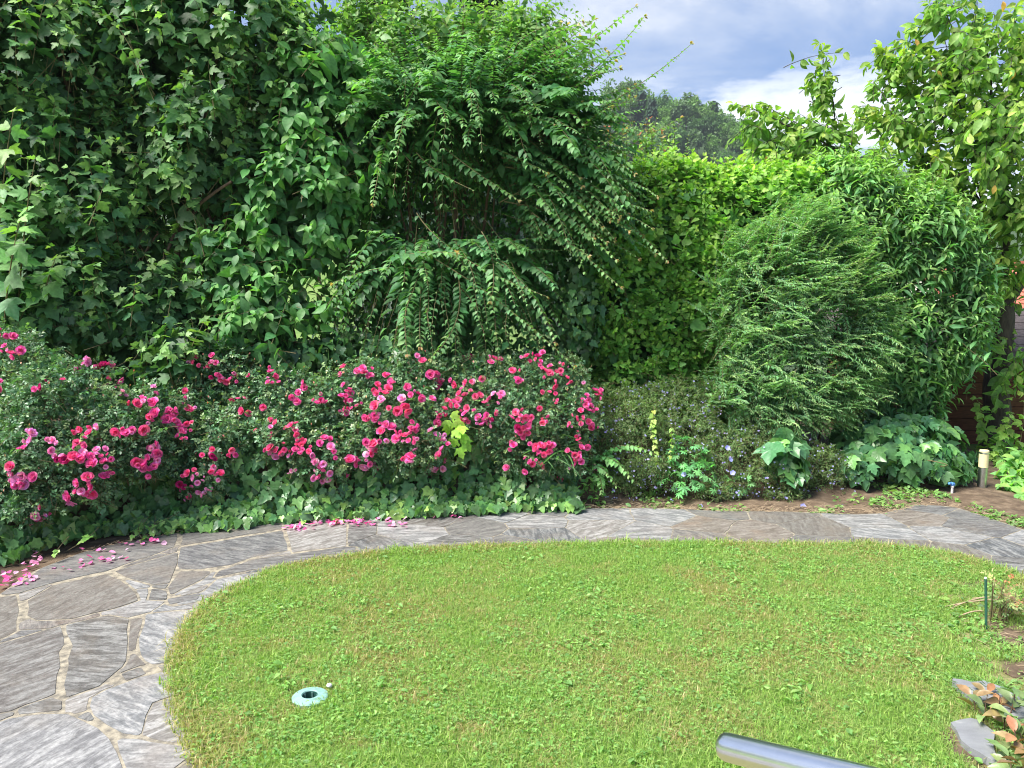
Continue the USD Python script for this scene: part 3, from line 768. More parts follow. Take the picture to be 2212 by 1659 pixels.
# ------------------------------------------------------------------ shrubs behind the bank
G = lambda px, Y: np.array([at(px, 900, Y)[0], Y, float(bank_h(np.array([at(px, 900, Y)[0]]), np.array([Y]))[0])])
R0 = lambda k: np.random.default_rng(k)
VM, VY = (0.05, 0.13, 0.055), (0.24, 0.42, 0.08)

BACK = [ell(100, 60, 8.0, 330, 190, 0.35), ell(480, 60, 8.2, 260, 190, 0.35), ell(300, 420, 8.0, 420, 330, 0.3), ell(640, 330, 8.1, 160, 240, 0.3)]
def viburnum(name, label, ells, seed, n, nfill, stem_px, size=0.135):
    rng = R0(seed)
    pl = Plant(name, label, "shrub", G(stem_px[0][0], 7.4), "lobed-leaved shrubs in the tall screen")
    P, o = shrub_shoots(pl, ells, n, rng, L=0.55, K=6, g=0.12, upw=0.8, outw=0.5, rnd=0.3, rad=(0.86, 1.04), seed=seed, rough=0.22)
    dress(pl, P, "viburnum", rng, o, size=size, angle=1.15, sag=0.45, nw=(0.75, 0.65, 0.4), mature=VM, young=VY, youth=rng.random(len(P)) ** 0.8, tip=0.42, ypow=2.2)
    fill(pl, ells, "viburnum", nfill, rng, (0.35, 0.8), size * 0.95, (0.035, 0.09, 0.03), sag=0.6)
    for a in stem_px:
        p0 = G(a[0], 7.5); p2 = at(a[1], a[2], 7.4 + rng.uniform(-0.2, 0.3)); p1 = (p0 + p2) / 2 + rng.normal(0, 0.12, 3)
        stems(pl, [(p0, p1, p2, 0.035, 0.014)], rng=rng)
        for _ in range(2):
            t = rng.uniform(0.35, 0.8); q0 = (1 - t) ** 2 * p0 + 2 * t * (1 - t) * p1 + t * t * p2
            q2 = q0 + np.array([rng.normal(0, 0.5), rng.normal(-0.1, 0.2), rng.uniform(0.4, 0.9)])
            stems(pl, [(q0, (q0 + q2) / 2 + rng.normal(0, 0.06, 3), q2, 0.016, 0.006)], name="branch", K=7, rng=rng, wob=0.012)
    return pl

vA = viburnum("viburnum_shrub", "tall dark lobed-leaved shrub filling the left edge of the photo", [ell(30, 120, 7.1, 250, 260, 0.8), ell(130, 400, 7.0, 210, 230, 0.65), ell(90, 620, 6.6, 190, 110, 0.45)], 101, 580, 2200, [(150, 110, 60), (60, 20, 150), (120, 130, 200), (100, 60, 350)])
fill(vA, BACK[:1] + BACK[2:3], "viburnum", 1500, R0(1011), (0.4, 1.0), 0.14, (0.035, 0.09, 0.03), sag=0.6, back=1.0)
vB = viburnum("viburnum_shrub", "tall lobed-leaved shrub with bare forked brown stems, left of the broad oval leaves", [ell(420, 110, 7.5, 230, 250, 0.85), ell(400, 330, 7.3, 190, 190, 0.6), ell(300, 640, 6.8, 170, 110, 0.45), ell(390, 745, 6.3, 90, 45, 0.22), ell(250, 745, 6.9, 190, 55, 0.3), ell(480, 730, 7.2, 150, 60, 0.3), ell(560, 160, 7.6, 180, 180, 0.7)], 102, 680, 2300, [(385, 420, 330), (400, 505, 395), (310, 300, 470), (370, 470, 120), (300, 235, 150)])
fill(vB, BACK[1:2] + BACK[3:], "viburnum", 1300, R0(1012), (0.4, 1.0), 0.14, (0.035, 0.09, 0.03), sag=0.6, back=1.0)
rng = R0(103)
sap = Plant("viburnum_sapling", "young upright shrub with large pale lobed leaves close to the left edge", "shrub", G(20, 6.3))
for px, y0, y1, Yd in ((62, 640, 345, 6.0), (15, 560, 240, 6.2), (30, 700, 470, 5.9), (-20, 640, 400, 6.0), (105, 700, 560, 6.1)):
    P = bez(at(px - 20, y0, Yd + 0.3), at(px - 14, (y0 + y1) / 2, Yd + 0.05), at(px + 14, y1, Yd), 9)[None]
    sap.solid.append(("stem", tubes(P, np.linspace(0.008, 0.003, 9)[None], 5), "twig", None))
    dress(sap, P, "viburnum", rng, np.array([[0, -1.0, 0.2]]), size=0.18, angle=1.1, sag=0.35, mature=(0.06, 0.16, 0.06), young=(0.2, 0.36, 0.08), youth=np.array([0.95]), tip=0.5)

# dogwood with broad plain leaves in drooping pairs
rng = R0(110)
dog = Plant("dogwood_shrub", "shrub with broad smooth oval leaves hanging in pairs, between lobed and arching shrubs", "shrub", G(620, 7.2))
E = [ell(690, 260, 7.5, 130, 190, 0.6), ell(660, 440, 7.25, 150, 170, 0.5), ell(520, 590, 6.9, 100, 100, 0.35), ell(610, 640, 6.8, 110, 70, 0.35), ell(760, 330, 7.3, 90, 120, 0.4), ell(560, 690, 6.6, 90, 60, 0.25)]
P, o = shrub_shoots(dog, E, 330, rng, L=0.5, K=6, g=0.25, upw=0.55, outw=0.7, seed=4)
dress(dog, P, "broad", rng, o, size=0.145, angle=1.0, sag=0.75, nw=(0.65, 0.75, 0.3), mature=(0.05, 0.155, 0.045), young=(0.17, 0.38, 0.07), youth=rng.random(len(P)), tip=0.6)
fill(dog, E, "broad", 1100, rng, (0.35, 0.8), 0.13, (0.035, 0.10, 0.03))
for a, b, c in ((600, 690, 300), (640, 660, 420), (580, 540, 560)):
    p0, p2 = G(a, 7.4), at(b, c, 7.5)
    stems(dog, [(p0, (p0 + p2) / 2 + rng.normal(0, 0.1, 3), p2, 0.02, 0.008)], rng=rng)

# arching shrub: long sprays of paired leaves
rng = R0(120)
AM, AY = (0.055, 0.155, 0.055), (0.16, 0.33, 0.075)
arch = Plant("arching_shrub", "large arching shrub with long drooping sprays of small paired leaves, centre of the screen", "shrub", G(980, 7.6))
def arch_sprays(ells, n, L, K, g, center, seed, out_bias, rad=(0.9, 1.05), back=0.4, low=-0.9):
    p, o = shell(ells, n, rng, rad, back, low, 0.2, seed)
    d = norm(o * 0.5 + norm(p - center) * 0.7 + np.array(out_bias) + rng.normal(0, 0.16, p.shape))
    ln = L * np.exp(rng.normal(0, 0.25, n))
    b = p - d * ln[:, None] * 0.8
    b[:, 2] += g * ln * 0.7
    P = curves(b, d, ln, g * np.exp(rng.normal(0, 0.45, n)), K, rng, 0.09)
    arch.solid.append(("twigs", tubes(P[:, ::2], 0.004 * np.linspace(1, 0.3, len(range(0, K, 2)))[None], 3), "twig", "stuff"))
    dress(arch, P, "arch", rng, o * 0.3 + np.array([0, -0.25, 0.0]), sizevar=0.32, size=0.082, arrange="flat", angle=1.12, sag=0.12, nw=(1.0, 0.5, 0.22), mature=AM, young=AY, youth=rng.uniform(0.15, 1, n), tip=0.38, k0=3, ypow=3.0)
ctr = at(1000, 420, 7.8)
arch_sprays([ell(1010, 270, 7.5, 270, 150, 0.95), ell(1220, 330, 7.3, 150, 130, 0.7)], 250, 1.0, 24, 0.45, ctr, 1, (0.15, -0.25, 0.15), low=-0.3)
arch_sprays([ell(1250, 450, 7.2, 120, 120, 0.6)], 105, 0.95, 23, 0.35, ctr, 2, (0.55, -0.2, -0.2))
arch_sprays([ell(960, 660, 6.9, 230, 110, 0.5), ell(1110, 640, 6.9, 90, 100, 0.45)], 120, 0.8, 20, 0.6, at(980, 560, 7.5), 3, (0.12, -0.35, 0.15))
arch_sprays([ell(900, 420, 7.4, 150, 130, 0.5)], 46, 0.75, 19, 0.9, at(950, 330, 7.8), 5, (0, -0.3, -0.3))
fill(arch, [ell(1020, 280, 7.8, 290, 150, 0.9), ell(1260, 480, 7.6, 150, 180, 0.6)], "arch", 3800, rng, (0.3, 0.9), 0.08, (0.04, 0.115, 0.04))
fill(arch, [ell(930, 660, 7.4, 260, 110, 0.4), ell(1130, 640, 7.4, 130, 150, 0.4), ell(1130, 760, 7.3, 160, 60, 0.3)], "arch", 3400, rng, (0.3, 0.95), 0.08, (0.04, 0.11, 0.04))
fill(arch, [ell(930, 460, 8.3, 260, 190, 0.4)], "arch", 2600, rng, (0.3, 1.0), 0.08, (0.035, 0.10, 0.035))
SPR = [((1130, 250, 7.4), (1290, 170, 7.1), (1392, 36, 6.9)), ((1150, 230, 7.5), (1240, 110, 7.3), (1372, 15, 7.2)), ((1200, 290, 7.3), (1390, 190, 7.0), (1492, 96, 6.8)),
       ((1100, 200, 7.5), (1190, 110, 7.4), (1285, 42, 7.3)), ((1180, 250, 7.4), (1300, 130, 7.2), (1345, 118, 7.1)), ((1220, 380, 7.2), (1340, 330, 7.0), (1470, 255, 6.9)),
       ((1200, 420, 7.1), (1330, 440, 6.9), (1440, 562, 6.6)), ((1180, 400, 7.1), (1300, 420, 6.9), (1405, 455, 6.7)), ((900, 460, 6.9), (960, 560, 6.7), (1180, 640, 6.4)),
       ((940, 560, 6.8), (1080, 640, 6.5), (1240, 790, 6.3)), ((1060, 560, 6.7), (1150, 600, 6.5), (1200, 740, 6.3)), ((900, 580, 6.8), (800, 570, 6.6), (720, 612, 6.4)),
       ((990, 600, 6.7), (1010, 700, 6.5), (930, 775, 6.2)), ((880, 640, 6.7), (870, 700, 6.5), (880, 765, 6.3)), ((910, 620, 6.7), (905, 690, 6.5), (908, 750, 6.3)),
       ((850, 560, 6.7), (890, 540, 6.5), (985, 546, 6.3)), ((1040, 500, 6.8), (1080, 560, 6.6), (1060, 650, 6.4)), ((1000, 250, 7.3), (1060, 220, 6.9), (1200, 268, 6.7)),
       ((1010, 300, 7.1), (1100, 330, 6.8), (1180, 372, 6.6)), ((960, 320, 7.1), (1020, 370, 6.8), (1120, 432, 6.6)), ((900, 330, 7.1), (930, 370, 6.8), (1020, 410, 6.6)),
       ((1090, 340, 7.0), (1190, 380, 6.8), (1300, 490, 6.5)), ((1130, 380, 7.0), (1200, 440, 6.8), (1330, 560, 6.5)), ((1150, 460, 6.9), (1230, 520, 6.7), (1340, 620, 6.5)), ((830, 330, 7.1), (815, 380, 6.9), (805, 440, 6.7))]
_r = R0(125)
for k in range(34):
    ex, ey = _r.uniform(1190, 1400), _r.uniform(40, 330)
    if ex - 1180 > 40 + (ey * 0.9):
        ex = 1180 + 40 + ey * 0.8
    Yd = _r.uniform(6.8, 7.6)
    SPR.append(((_r.uniform(1060, 1180), ey + _r.uniform(70, 160), Yd + 0.3), (ex - _r.uniform(60, 110), ey + _r.uniform(10, 50), Yd + 0.1), (ex, ey, Yd)))
for k in range(22):
    ex, ey = _r.uniform(1250, 1420), _r.uniform(330, 560)
    SPR.append(((_r.uniform(1080, 1200), ey - _r.uniform(60, 130), 7.1), (ex - 90, ey - _r.uniform(60, 80), 6.9), (ex, ey, _r.uniform(6.5, 6.8))))
for a, b, c in SPR:
    pa, pb, pc = at(*a), at(*b), at(*c)
    ln = np.linalg.norm(pb - pa) + np.linalg.norm(pc - pb)
    K = max(12, int(ln / 0.042))
    P = bez(pa, pb, pc, K)[None]
    arch.solid.append(("branch", tubes(P, np.linspace(0.006, 0.002, K)[None], 5), "twig", None))
    dress(arch, P, "arch", rng, np.array([[0, -0.5, 0.1]]), size=0.088, arrange="flat", angle=1.12, sag=0.14, nw=(1.0, 0.6, 0.2), mature=AM, young=(0.2, 0.36, 0.1), youth=np.array([0.9]), tip=0.35, k0=1, ypow=3.0)
    tp = P[0, -3:]
    pl_k = np.full(5, 1.0)
    arch.leaves("arch", np.repeat(P[0, -1:], 5, 0), norm(rng.normal(0, 0.5, (5, 3)) + norm(P[0, -1] - P[0, -4])), UP + rng.normal(0, 0.3, (5, 3)), np.full(5, 0.035), tone(5, (0.42, 0.27, 0.12), (0.42, 0.27, 0.12), pl_k, rng), rng)
for a, b, c, r in ((930, 880, 300, 0.024), (955, 940, 300, 0.026), (975, 990, 260, 0.028), (990, 1080, 300, 0.024), (1000, 1190, 330, 0.022), (945, 850, 380, 0.018), (1010, 1070, 400, 0.02), (965, 960, 420, 0.022), (985, 1010, 380, 0.02)):
    p0, p2 = G(a, 7.6), at(b, c, 7.7 + rng.uniform(-0.2, 0.2))
    stems(arch, [(p0, (p0 + p2) / 2 + np.array([rng.normal(0, 0.05), 0, 0.12]), p2, r, r * 0.4)], rng=rng, wob=0.015)

# tall pale thicket behind, rising above the arching shrub
rng = R0(130)
thk = Plant("tall_leafy_shrub", "pale upright leafy shrub rising behind the arching shrub against the sky", "shrub", G(1000, 8.6))
E = [ell(900, 120, 8.6, 200, 130, 0.6), ell(1100, 110, 8.6, 150, 120, 0.6), ell(980, 220, 8.5, 270, 130, 0.6), ell(790, 60, 8.6, 80, 90, 0.4)]
P, o = shrub_shoots(thk, E, 560, rng, L=0.75, K=10, g=0.1, upw=1.0, outw=0.4, rnd=0.3, rad=(0.6, 1.08), seed=6, rough=0.3, back=0.7)
dress(thk, P, "arch", rng, o, size=0.105, angle=1.0, sag=0.2, mature=(0.10, 0.21, 0.055), young=(0.25, 0.38, 0.10), youth=rng.uniform(0.2, 1, len(P)), tip=0.4)
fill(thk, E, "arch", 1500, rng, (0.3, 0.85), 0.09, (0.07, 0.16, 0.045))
for a, b, c in ((930, 880, 80), (980, 1000, 50), (1030, 1120, 60), (960, 820, 120)):
    p0, p2 = G(a, 8.7), at(b, c, 8.6)
    stems(thk, [(p0, (p0 + p2) / 2 + rng.normal(0, 0.08, 3), p2, 0.022, 0.006)], rng=rng)

# rust-tipped sprigs over the hedge
rng = R0(135)
rst = Plant("rust_tipped_shrub", "thin shrub with rust-red shoot tips poking up behind the bright hedge top", "shrub", G(1400, 8.5))
for k in range(70):
    px, py = rng.uniform(1270, 1490), rng.uniform(255, 400)
    py += max(0, (px - 1430)) * 0.6
    b = at(px - rng.uniform(-10, 40), py + rng.uniform(60, 130), 8.5 + rng.uniform(-0.2, 0.3)); c = at(px, py, 8.4 + rng.uniform(-0.3, 0.3))
    P = bez(b, (b + c) / 2 + rng.normal(0, 0.04, 3), c, 11)[None]
    rst.solid.append(("twigs", tubes(P, np.linspace(0.004, 0.0015, 11)[None], 4), "twig", "stuff"))
    red = rng.random() < 0.4
    dress(rst, P, "arch", rng, np.array([[0, -0.5, 0.3]]), size=0.07, angle=0.9, sag=0.15, mature=(0.10, 0.21, 0.05), young=(0.42, 0.11, 0.045) if red else (0.24, 0.36, 0.08), youth=np.array([1.0]), tip=0.5, ypow=4.0)

# bright hedge
rng = R0(140)
hdg = Plant("hedge", "bright green clipped hedge with small lobed leaves, right of the arching shrub", "hedge", G(1500, 7.9))
E = [ell(1420, 540, 7.9, 170, 190, 0.6), ell(1590, 500, 8.0, 170, 140, 0.6), ell(1390, 700, 7.6, 160, 140, 0.45), ell(1530, 650, 7.75, 130, 190, 0.5), ell(1470, 450, 8.1, 160, 95, 0.6), ell(1680, 440, 8.1, 90, 80, 0.5), ell(1740, 470, 8.05, 80, 90, 0.4), ell(1400, 395, 8.1, 60, 40, 0.4), ell(1330, 640, 7.5, 80, 150, 0.35), ell(1480, 850, 7.6, 170, 70, 0.3), ell(1370, 820, 7.4, 90, 70, 0.25)]
P, o = shrub_shoots(hdg, E, 2200, rng, L=0.24, K=6, g=0.05, upw=0.75, outw=0.7, rnd=0.4, rad=(0.88, 1.05), twig=0.003, seed=8, rough=0.14)
hi = np.clip((P[:, -1, 2] - 2.2) / 1.0, 0, 1)
dress(hdg, P, "hedge", rng, o, size=0.088, angle=0.95, sag=0.12, nw=(0.6, 0.7, 0.5), mature=(0.10, 0.24, 0.035), young=(0.30, 0.48, 0.045), youth=np.clip(rng.random(len(P)) * 0.7 + 0.5 * hi, 0, 1), tip=0.5, ypow=1.5)
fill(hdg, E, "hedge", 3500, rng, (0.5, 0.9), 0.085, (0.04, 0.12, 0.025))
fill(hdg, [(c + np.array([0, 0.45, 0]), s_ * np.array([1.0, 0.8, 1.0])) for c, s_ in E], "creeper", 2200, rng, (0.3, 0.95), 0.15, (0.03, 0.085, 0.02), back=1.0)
for k in range(70):
    px = rng.uniform(1330, 1780); c = at(px, 340 + max(0, px - 1560) * 0.12 + rng.uniform(-30, 40), 8.1); b = c - np.array([rng.normal(0, 0.05), 0, 0.4])
    P = bez(b, (b + c) / 2, c, 8)[None]
    hdg.solid.append(("twigs", tubes(P, np.linspace(0.004, 0.002, 8)[None], 4), "twig", "stuff"))
    dress(hdg, P, "hedge", rng, np.array([[0, -0.5, 0.3]]), size=0.09, angle=0.8, sag=0.0, mature=(0.12, 0.28, 0.035), young=(0.26, 0.44, 0.05), youth=np.array([1.0]))
for a in (1360, 1420, 1480, 1540, 1600):
    p0, p2 = G(a, 7.95), at(a + 20, 470, 8.0)
    stems(hdg, [(p0, (p0 + p2) / 2, p2, 0.02, 0.008)], rng=rng)

# feathery fine-leaved shrub
rng = R0(150)
fea = Plant("feathery_shrub", "round feathery shrub of fine narrow leaves in front of the hedge", "shrub", G(1740, 7.2), foliage="foliage", pick=0)
E = [ell(1730, 690, 7.1, 150, 210, 0.5), ell(1640, 640, 7.2, 80, 130, 0.35), ell(1835, 720, 7.05, 100, 160, 0.4), ell(1720, 850, 6.9, 150, 90, 0.35), ell(1620, 790, 7.0, 70, 100, 0.3), ell(1730, 530, 7.3, 110, 90, 0.35)]
P, o = shrub_shoots(fea, E, 2300, rng, L=0.34, K=17, g=0.22, upw=0.3, outw=0.7, rnd=0.34, rad=(0.66, 1.12), twig=0.002, seed=12, rough=0.5, bias=(0.5, -0.2, 0.0))
dress(fea, P, "needle", rng, o, size=0.047, arrange="flat", angle=0.8, sag=0.03, nw=(1.0, 0.5, 0.3), mature=(0.105, 0.24, 0.10), young=(0.31, 0.46, 0.16), youth=rng.random(len(P)), tip=0.55, ypow=2.2, k0=2)
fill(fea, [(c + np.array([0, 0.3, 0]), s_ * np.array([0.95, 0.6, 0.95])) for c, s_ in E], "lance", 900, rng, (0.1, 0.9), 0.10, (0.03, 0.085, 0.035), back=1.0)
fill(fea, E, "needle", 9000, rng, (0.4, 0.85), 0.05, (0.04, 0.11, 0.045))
for px, py, px2, py2 in ((1830, 610, 1890, 545), (1800, 600, 1868, 560), (1700, 560, 1745, 480), (1760, 580, 1800, 515), (1860, 620, 1925, 590), (1660, 560, 1690, 470), (1720, 520, 1765, 455), (1840, 660, 1930, 640), (1790, 545, 1850, 520)):
    P = bez(at(px, py, 6.9), at((px + px2) / 2, (py + py2) / 2 - 12, 6.8), at(px2, py2, 6.75), 26)[None]
    fea.solid.append(("twigs", tubes(P, np.linspace(0.003, 0.0015, 26)[None], 4), "twig", "stuff"))
    dress(fea, P, "needle", rng, np.array([[0, -0.5, 0.4]]), size=0.036, arrange="spiral", angle=0.7, sag=0.0, mature=(0.17, 0.30, 0.10), young=(0.28, 0.42, 0.14), youth=np.array([1.0]), tip=0.5)
for a in (1690, 1730, 1770):
    p0, p2 = G(a, 7.3), at(a + (a - 1730), 620, 7.2)
    stems(fea, [(p0, (p0 + p2) / 2, p2, 0.014, 0.005)], rng=rng)

# lance-leaved shrub
rng = R0(160)
lan = Plant("lance_leaved_shrub", "large shrub with long pointed glossy leaves, between feathery shrub and cherry tree", "shrub", G(1950, 8.1))
E = [ell(1830, 480, 8.0, 120, 150, 0.6), ell(1950, 540, 8.0, 130, 160, 0.6), ell(2050, 640, 7.9, 80, 170, 0.5), ell(1950, 740, 7.8, 120, 120, 0.4), ell(1930, 850, 7.7, 110, 70, 0.3), ell(1770, 420, 8.2, 70, 80, 0.4)]
P, o = shrub_shoots(lan, E, 1000, rng, L=0.42, K=9, g=0.08, upw=0.7, outw=0.7, rnd=0.35, rad=(0.86, 1.05), twig=0.003, seed=14, rough=0.2)
hi = np.clip((P[:, -1, 2] - 2.2) / 1.0, 0, 1)
dress(lan, P, "lance", rng, o, size=0.115, angle=0.95, sag=0.3, nw=(0.9, 0.5, 0.3), mature=(0.065, 0.175, 0.06), young=(0.25, 0.44, 0.08), youth=np.clip(rng.random(len(P)) * 0.75 + 0.6 * hi, 0, 1), tip=0.45, ypow=1.4)
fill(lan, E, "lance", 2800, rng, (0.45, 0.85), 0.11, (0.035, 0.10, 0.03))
for a in (1880, 1930, 1980, 2030):
    p0, p2 = G(a, 8.2), at(a + (a - 1950) * 0.4, 480, 8.2)
    stems(lan, [(p0, (p0 + p2) / 2 + rng.normal(0, 0.05, 3), p2, 0.02, 0.008)], rng=rng)

# cherry tree
rng = R0(170)
CM, CY = (0.105, 0.215, 0.04), (0.32, 0.42, 0.05)
chy = Plant("cherry_tree", "cherry tree with drooping pointed leaves and dark forked trunk at the right edge", "tree", G(2170, 8.6), leafmat="leaf_thin", foliage="crown")
tb = G(2150, 8.5); fork = at(2165, 655, 8.5)
stems(chy, [(tb, (tb + fork) / 2 + np.array([0.04, 0, 0]), fork, 0.15, 0.11)], "bark_dark", "trunk", K=12, rng=rng, wob=0.012)
limbs = [((2300, 470), 8.5, 0.085, 0.05), ((2140, 540), 8.8, 0.06, 0.03), ((2175, 480), 8.3, 0.06, 0.03)]
ends = {}
for i, (pp, Yd, r0, r1) in enumerate(limbs):
    e = at(*pp, Yd); ends[i] = e
    stems(chy, [(fork, (fork + e) / 2 + np.array([0, 0, -0.06]), e, r0, r1)], "bark_dark", "limb", K=8, rng=rng, wob=0.01)
tips = [(2040, 20, 8.3, 1), (2100, 120, 8.1, 2), (1960, 170, 8.4, 1), (1900, 100, 8.5, 1), (1772, 95, 8.7, 1), (1585, 225, 8.6, 1), (1650, 225, 8.7, 1), (1700, 330, 8.6, 1), (1890, 240, 8.3, 1), (2200, 60, 8.2, 0), (2230, 260, 7.9, 0), (2150, 330, 7.9, 2), (2030, 330, 8.1, 1),
        (1950, 300, 8.5, 1), (2000, 430, 8.2, 2), (2220, 420, 7.8, 0), (2180, 200, 8.2, 2), (2060, 230, 8.2, 2), (1830, 340, 8.6, 1), (2250, 150, 8.4, 0), (2120, 20, 8.6, 2), (2010, 110, 8.3, 2)]
MIDS = {(1772, 95): (1800, 430), (1585, 225): (1760, 270), (1650, 225): (1770, 300), (1700, 330): (1850, 350), (1900, 100): (1990, 220), (1960, 170): (2060, 230), (1890, 240): (2000, 300)}
bends = []
for px, py, Yd, li in tips:
    e = at(px, py, Yd); s0 = ends[li]
    mid = s0 * 0.45 + e * 0.55 + np.array([0, 0, 0.12])
    if (px, py) in MIDS:
        mid = at(*MIDS[(px, py)], (s0[1] + e[1]) / 2)
    stems(chy, [(s0, mid, e, 0.020, 0.003)], "bark_dark", "branch", K=12, rng=rng, wob=0.02)
    bends.append(bez(s0, mid, e, 44))
def cherry_shoots(P, size=0.125, youth=0.6, keep=1.0):
    S, K = P.shape[:2]
    chy.solid.append(("twigs", tubes(P, 0.0045 * np.linspace(1, 0.4, K)[None], 4), "bark_dark", "stuff"))
    dress(chy, P, "cherry", rng, np.repeat(np.array([[0, -0.6, 0.1]]), S, 0), size=size, arrange="spiral", angle=1.0, sag=0.55, nw=(0.35, 0.6, 0.6), mature=CM, young=CY, youth=np.clip(rng.normal(youth, 0.3, S), 0, 1), tip=0.75, alt=True, k0=1, keep=keep)
    dress(chy, P, "cherry", rng, np.repeat(np.array([[0, -0.6, 0.1]]), S, 0), size=size * 0.9, arrange="spiral", angle=0.9, sag=0.95, nw=(0.35, 0.6, 0.6), mature=CM, young=CY, youth=np.clip(rng.normal(youth, 0.3, S), 0, 1), tip=0.75, alt=True, k0=1, keep=keep)
cherry_shoots(np.array(bends)[:, 12:], 0.125, 0.8)
cherry_shoots(np.array(bends)[:, 16:], 0.13, 0.8)
cherry_shoots(np.array(bends)[:, 26:], 0.12, 0.9, 0.7)
E = [ell(2080, 120, 8.3, 110, 130, 0.6), ell(2130, 290, 8.1, 140, 140, 0.7), ell(1960, 260, 8.4, 100, 90, 0.5), ell(2180, 440, 8.2, 100, 90, 0.6), ell(1850, 335, 8.6, 190, 65, 0.45), ell(1700, 300, 8.6, 90, 45, 0.25), ell(2020, 400, 8.3, 130, 90, 0.5), ell(1700, 330, 8.6, 70, 45, 0.2), ell(1772, 180, 8.7, 18, 90, 0.10), ell(1640, 262, 8.6, 60, 22, 0.15), ell(1772, 270, 8.65, 60, 40, 0.2), ell(1800, 320, 8.6, 150, 40, 0.3), ell(2040, 30, 8.4, 60, 70, 0.3), ell(2200, 100, 8.3, 60, 110, 0.4), ell(1925, 140, 8.5, 40, 40, 0.2), ell(2140, 580, 8.5, 90, 80, 0.4)]
p, o = shell(E, 520, rng, (0.3, 1.05), 0.9, -1, 0.35, 16)
d = norm(o * 0.6 + rng.normal(0, 0.4, p.shape) + np.array([-0.15, -0.1, 0.25]))
ln = 0.42 * np.exp(rng.normal(0, 0.25, len(p)))
cherry_shoots(curves(p - d * ln[:, None] * 0.7, d, ln, np.full(len(p), 0.25), 8, rng), 0.122, 0.5)
p, o = shell([ell(2190, 760, 8.2, 70, 90, 0.3), ell(2150, 700, 8.6, 90, 60, 0.3)], 30, rng, (0.4, 1.0), 0.9, -1, 0.3, 17)
d = norm(o + rng.normal(0, 0.4, p.shape)); ln = np.full(len(p), 0.35)
cherry_shoots(curves(p - d * 0.2, d, ln, np.full(len(p), 0.3), 7, rng), 0.13, 0.2)
# a few yellowing leaves
p, o = shell(E[:6], 10, rng, (0.9, 1.0), 0.0)
chy.leaves("cherry", p, np.array([0, 0, -1.0]) + rng.normal(0, 0.3, p.shape), np.array([0, -1, 0.3]) + rng.normal(0, 0.3, p.shape), np.full(len(p), 0.10), tone(len(p), (0.5, 0.26, 0.04), (0.5, 0.3, 0.05), rng.random(len(p)), rng), rng)

# ------------------------------------------------------------------ ivy, roses
rng = R0(200)
ivy = Plant("ivy", "glossy dark ivy covering the bank face along the stone path below the roses", "ivy", [-1.5, float(edge_y(-1.5)), 0], leafmat="leaf_gloss")
def ivy_on_bank(n, x0, x1, v0, v1, size, lift=(0.02, 0.16), col=(0.055, 0.145, 0.045), yng=(0.17, 0.33, 0.05), yp=6):
    u0, u1 = np.interp([x0, x1], path_s[:, 0], PS_)
    u = rng.uniform(u0, u1, n)
    q0, _ = along(u, np.zeros(n))
    d = 0.62 * rng.uniform(v0, v1, n) + 0.40 * (1 - ss(-3.0, -2.2, q0[:, 0]))
    q, nn_ = along(u, d)
    z = np.maximum(bank_h(q[:, 0], q[:, 1]), 0.0)
    lf = rng.uniform(*lift, n)
    out = norm(np.column_stack([-nn_ * 0.85, np.full(n, 0.55)]))
    bulge = 0.10 * (meshkit.noise(np.column_stack([u * 3.1, d * 4, z * 4]), 77) - 0.4)
    p = np.column_stack([q, z]) + out * (lf + bulge)[:, None]
    p[:, 2] = np.maximum(p[:, 2], 0.02)
    ax = np.array([0, -0.35, -1.0]) + rng.normal(0, 0.5, (n, 3))
    nr = out + rng.normal(0, 0.33, (n, 3))
    k = rng.random(n) ** yp
    ivy.leaves("ivy", p, ax, nr, size * np.exp(rng.normal(0, 0.22, n)), tone(n, col, yng, k, rng), rng)
ivy_on_bank(5600, -3.9, 0.55, 0.0, 1.1, 0.078)
ivy_on_bank(1700, -3.9, 0.5, 0.0, 0.28, 0.07, (0.0, 0.16), (0.07, 0.18, 0.045), (0.22, 0.40, 0.06), 2)
ivy_on_bank(2600, -3.9, 0.2, 0.9, 2.6, 0.085, (0.0, 0.3), (0.035, 0.105, 0.035))
p, o = shell([ell(120, 700, 6.5, 200, 60, 0.3), ell(600, 770, 6.7, 160, 50, 0.3), ell(850, 750, 7.0, 200, 40, 0.3), ell(1250, 690, 7.2, 60, 120, 0.2)], 1900, rng, (0.5, 1.0))
ivy.leaves("ivy", p, np.array([0, -0.3, -1.0]) + rng.normal(0, 0.5, p.shape), o + rng.normal(0, 0.4, p.shape), 0.085 * np.exp(rng.normal(0, 0.2, len(p))), tone(len(p), (0.03, 0.09, 0.03), (0.09, 0.2, 0.04), rng.random(len(p)) ** 3, rng), rng)
# runners hanging on to the path
for k in range(26):
    x = rng.uniform(-3.4, 0.3); y = edge_y(x)
    P = bez(np.array([x, y + 0.12, 0.14]), np.array([x + rng.normal(0, 0.05), y - 0.02, 0.10]), np.array([x + rng.normal(0, 0.12), y - rng.uniform(0.04, 0.16), 0.03]), 8)[None]
    ivy.solid.append(("runner", tubes(P, np.full((1, 8), 0.0022), 4), "twig", None))
    n = rng.integers(2, 5)
    q = P[0, rng.integers(3, 8, n)]
    ivy.leaves("ivy", q, np.array([0, -0.8, -0.2]) + rng.normal(0, 0.4, q.shape), UP * 0.8 + np.array([0, -0.4, 0]) + rng.normal(0, 0.25, q.shape), np.full(n, 0.05) * np.exp(rng.normal(0, 0.2, n)), tone(n, (0.14, 0.30, 0.05), (0.22, 0.4, 0.07), rng.random(n), rng), rng)

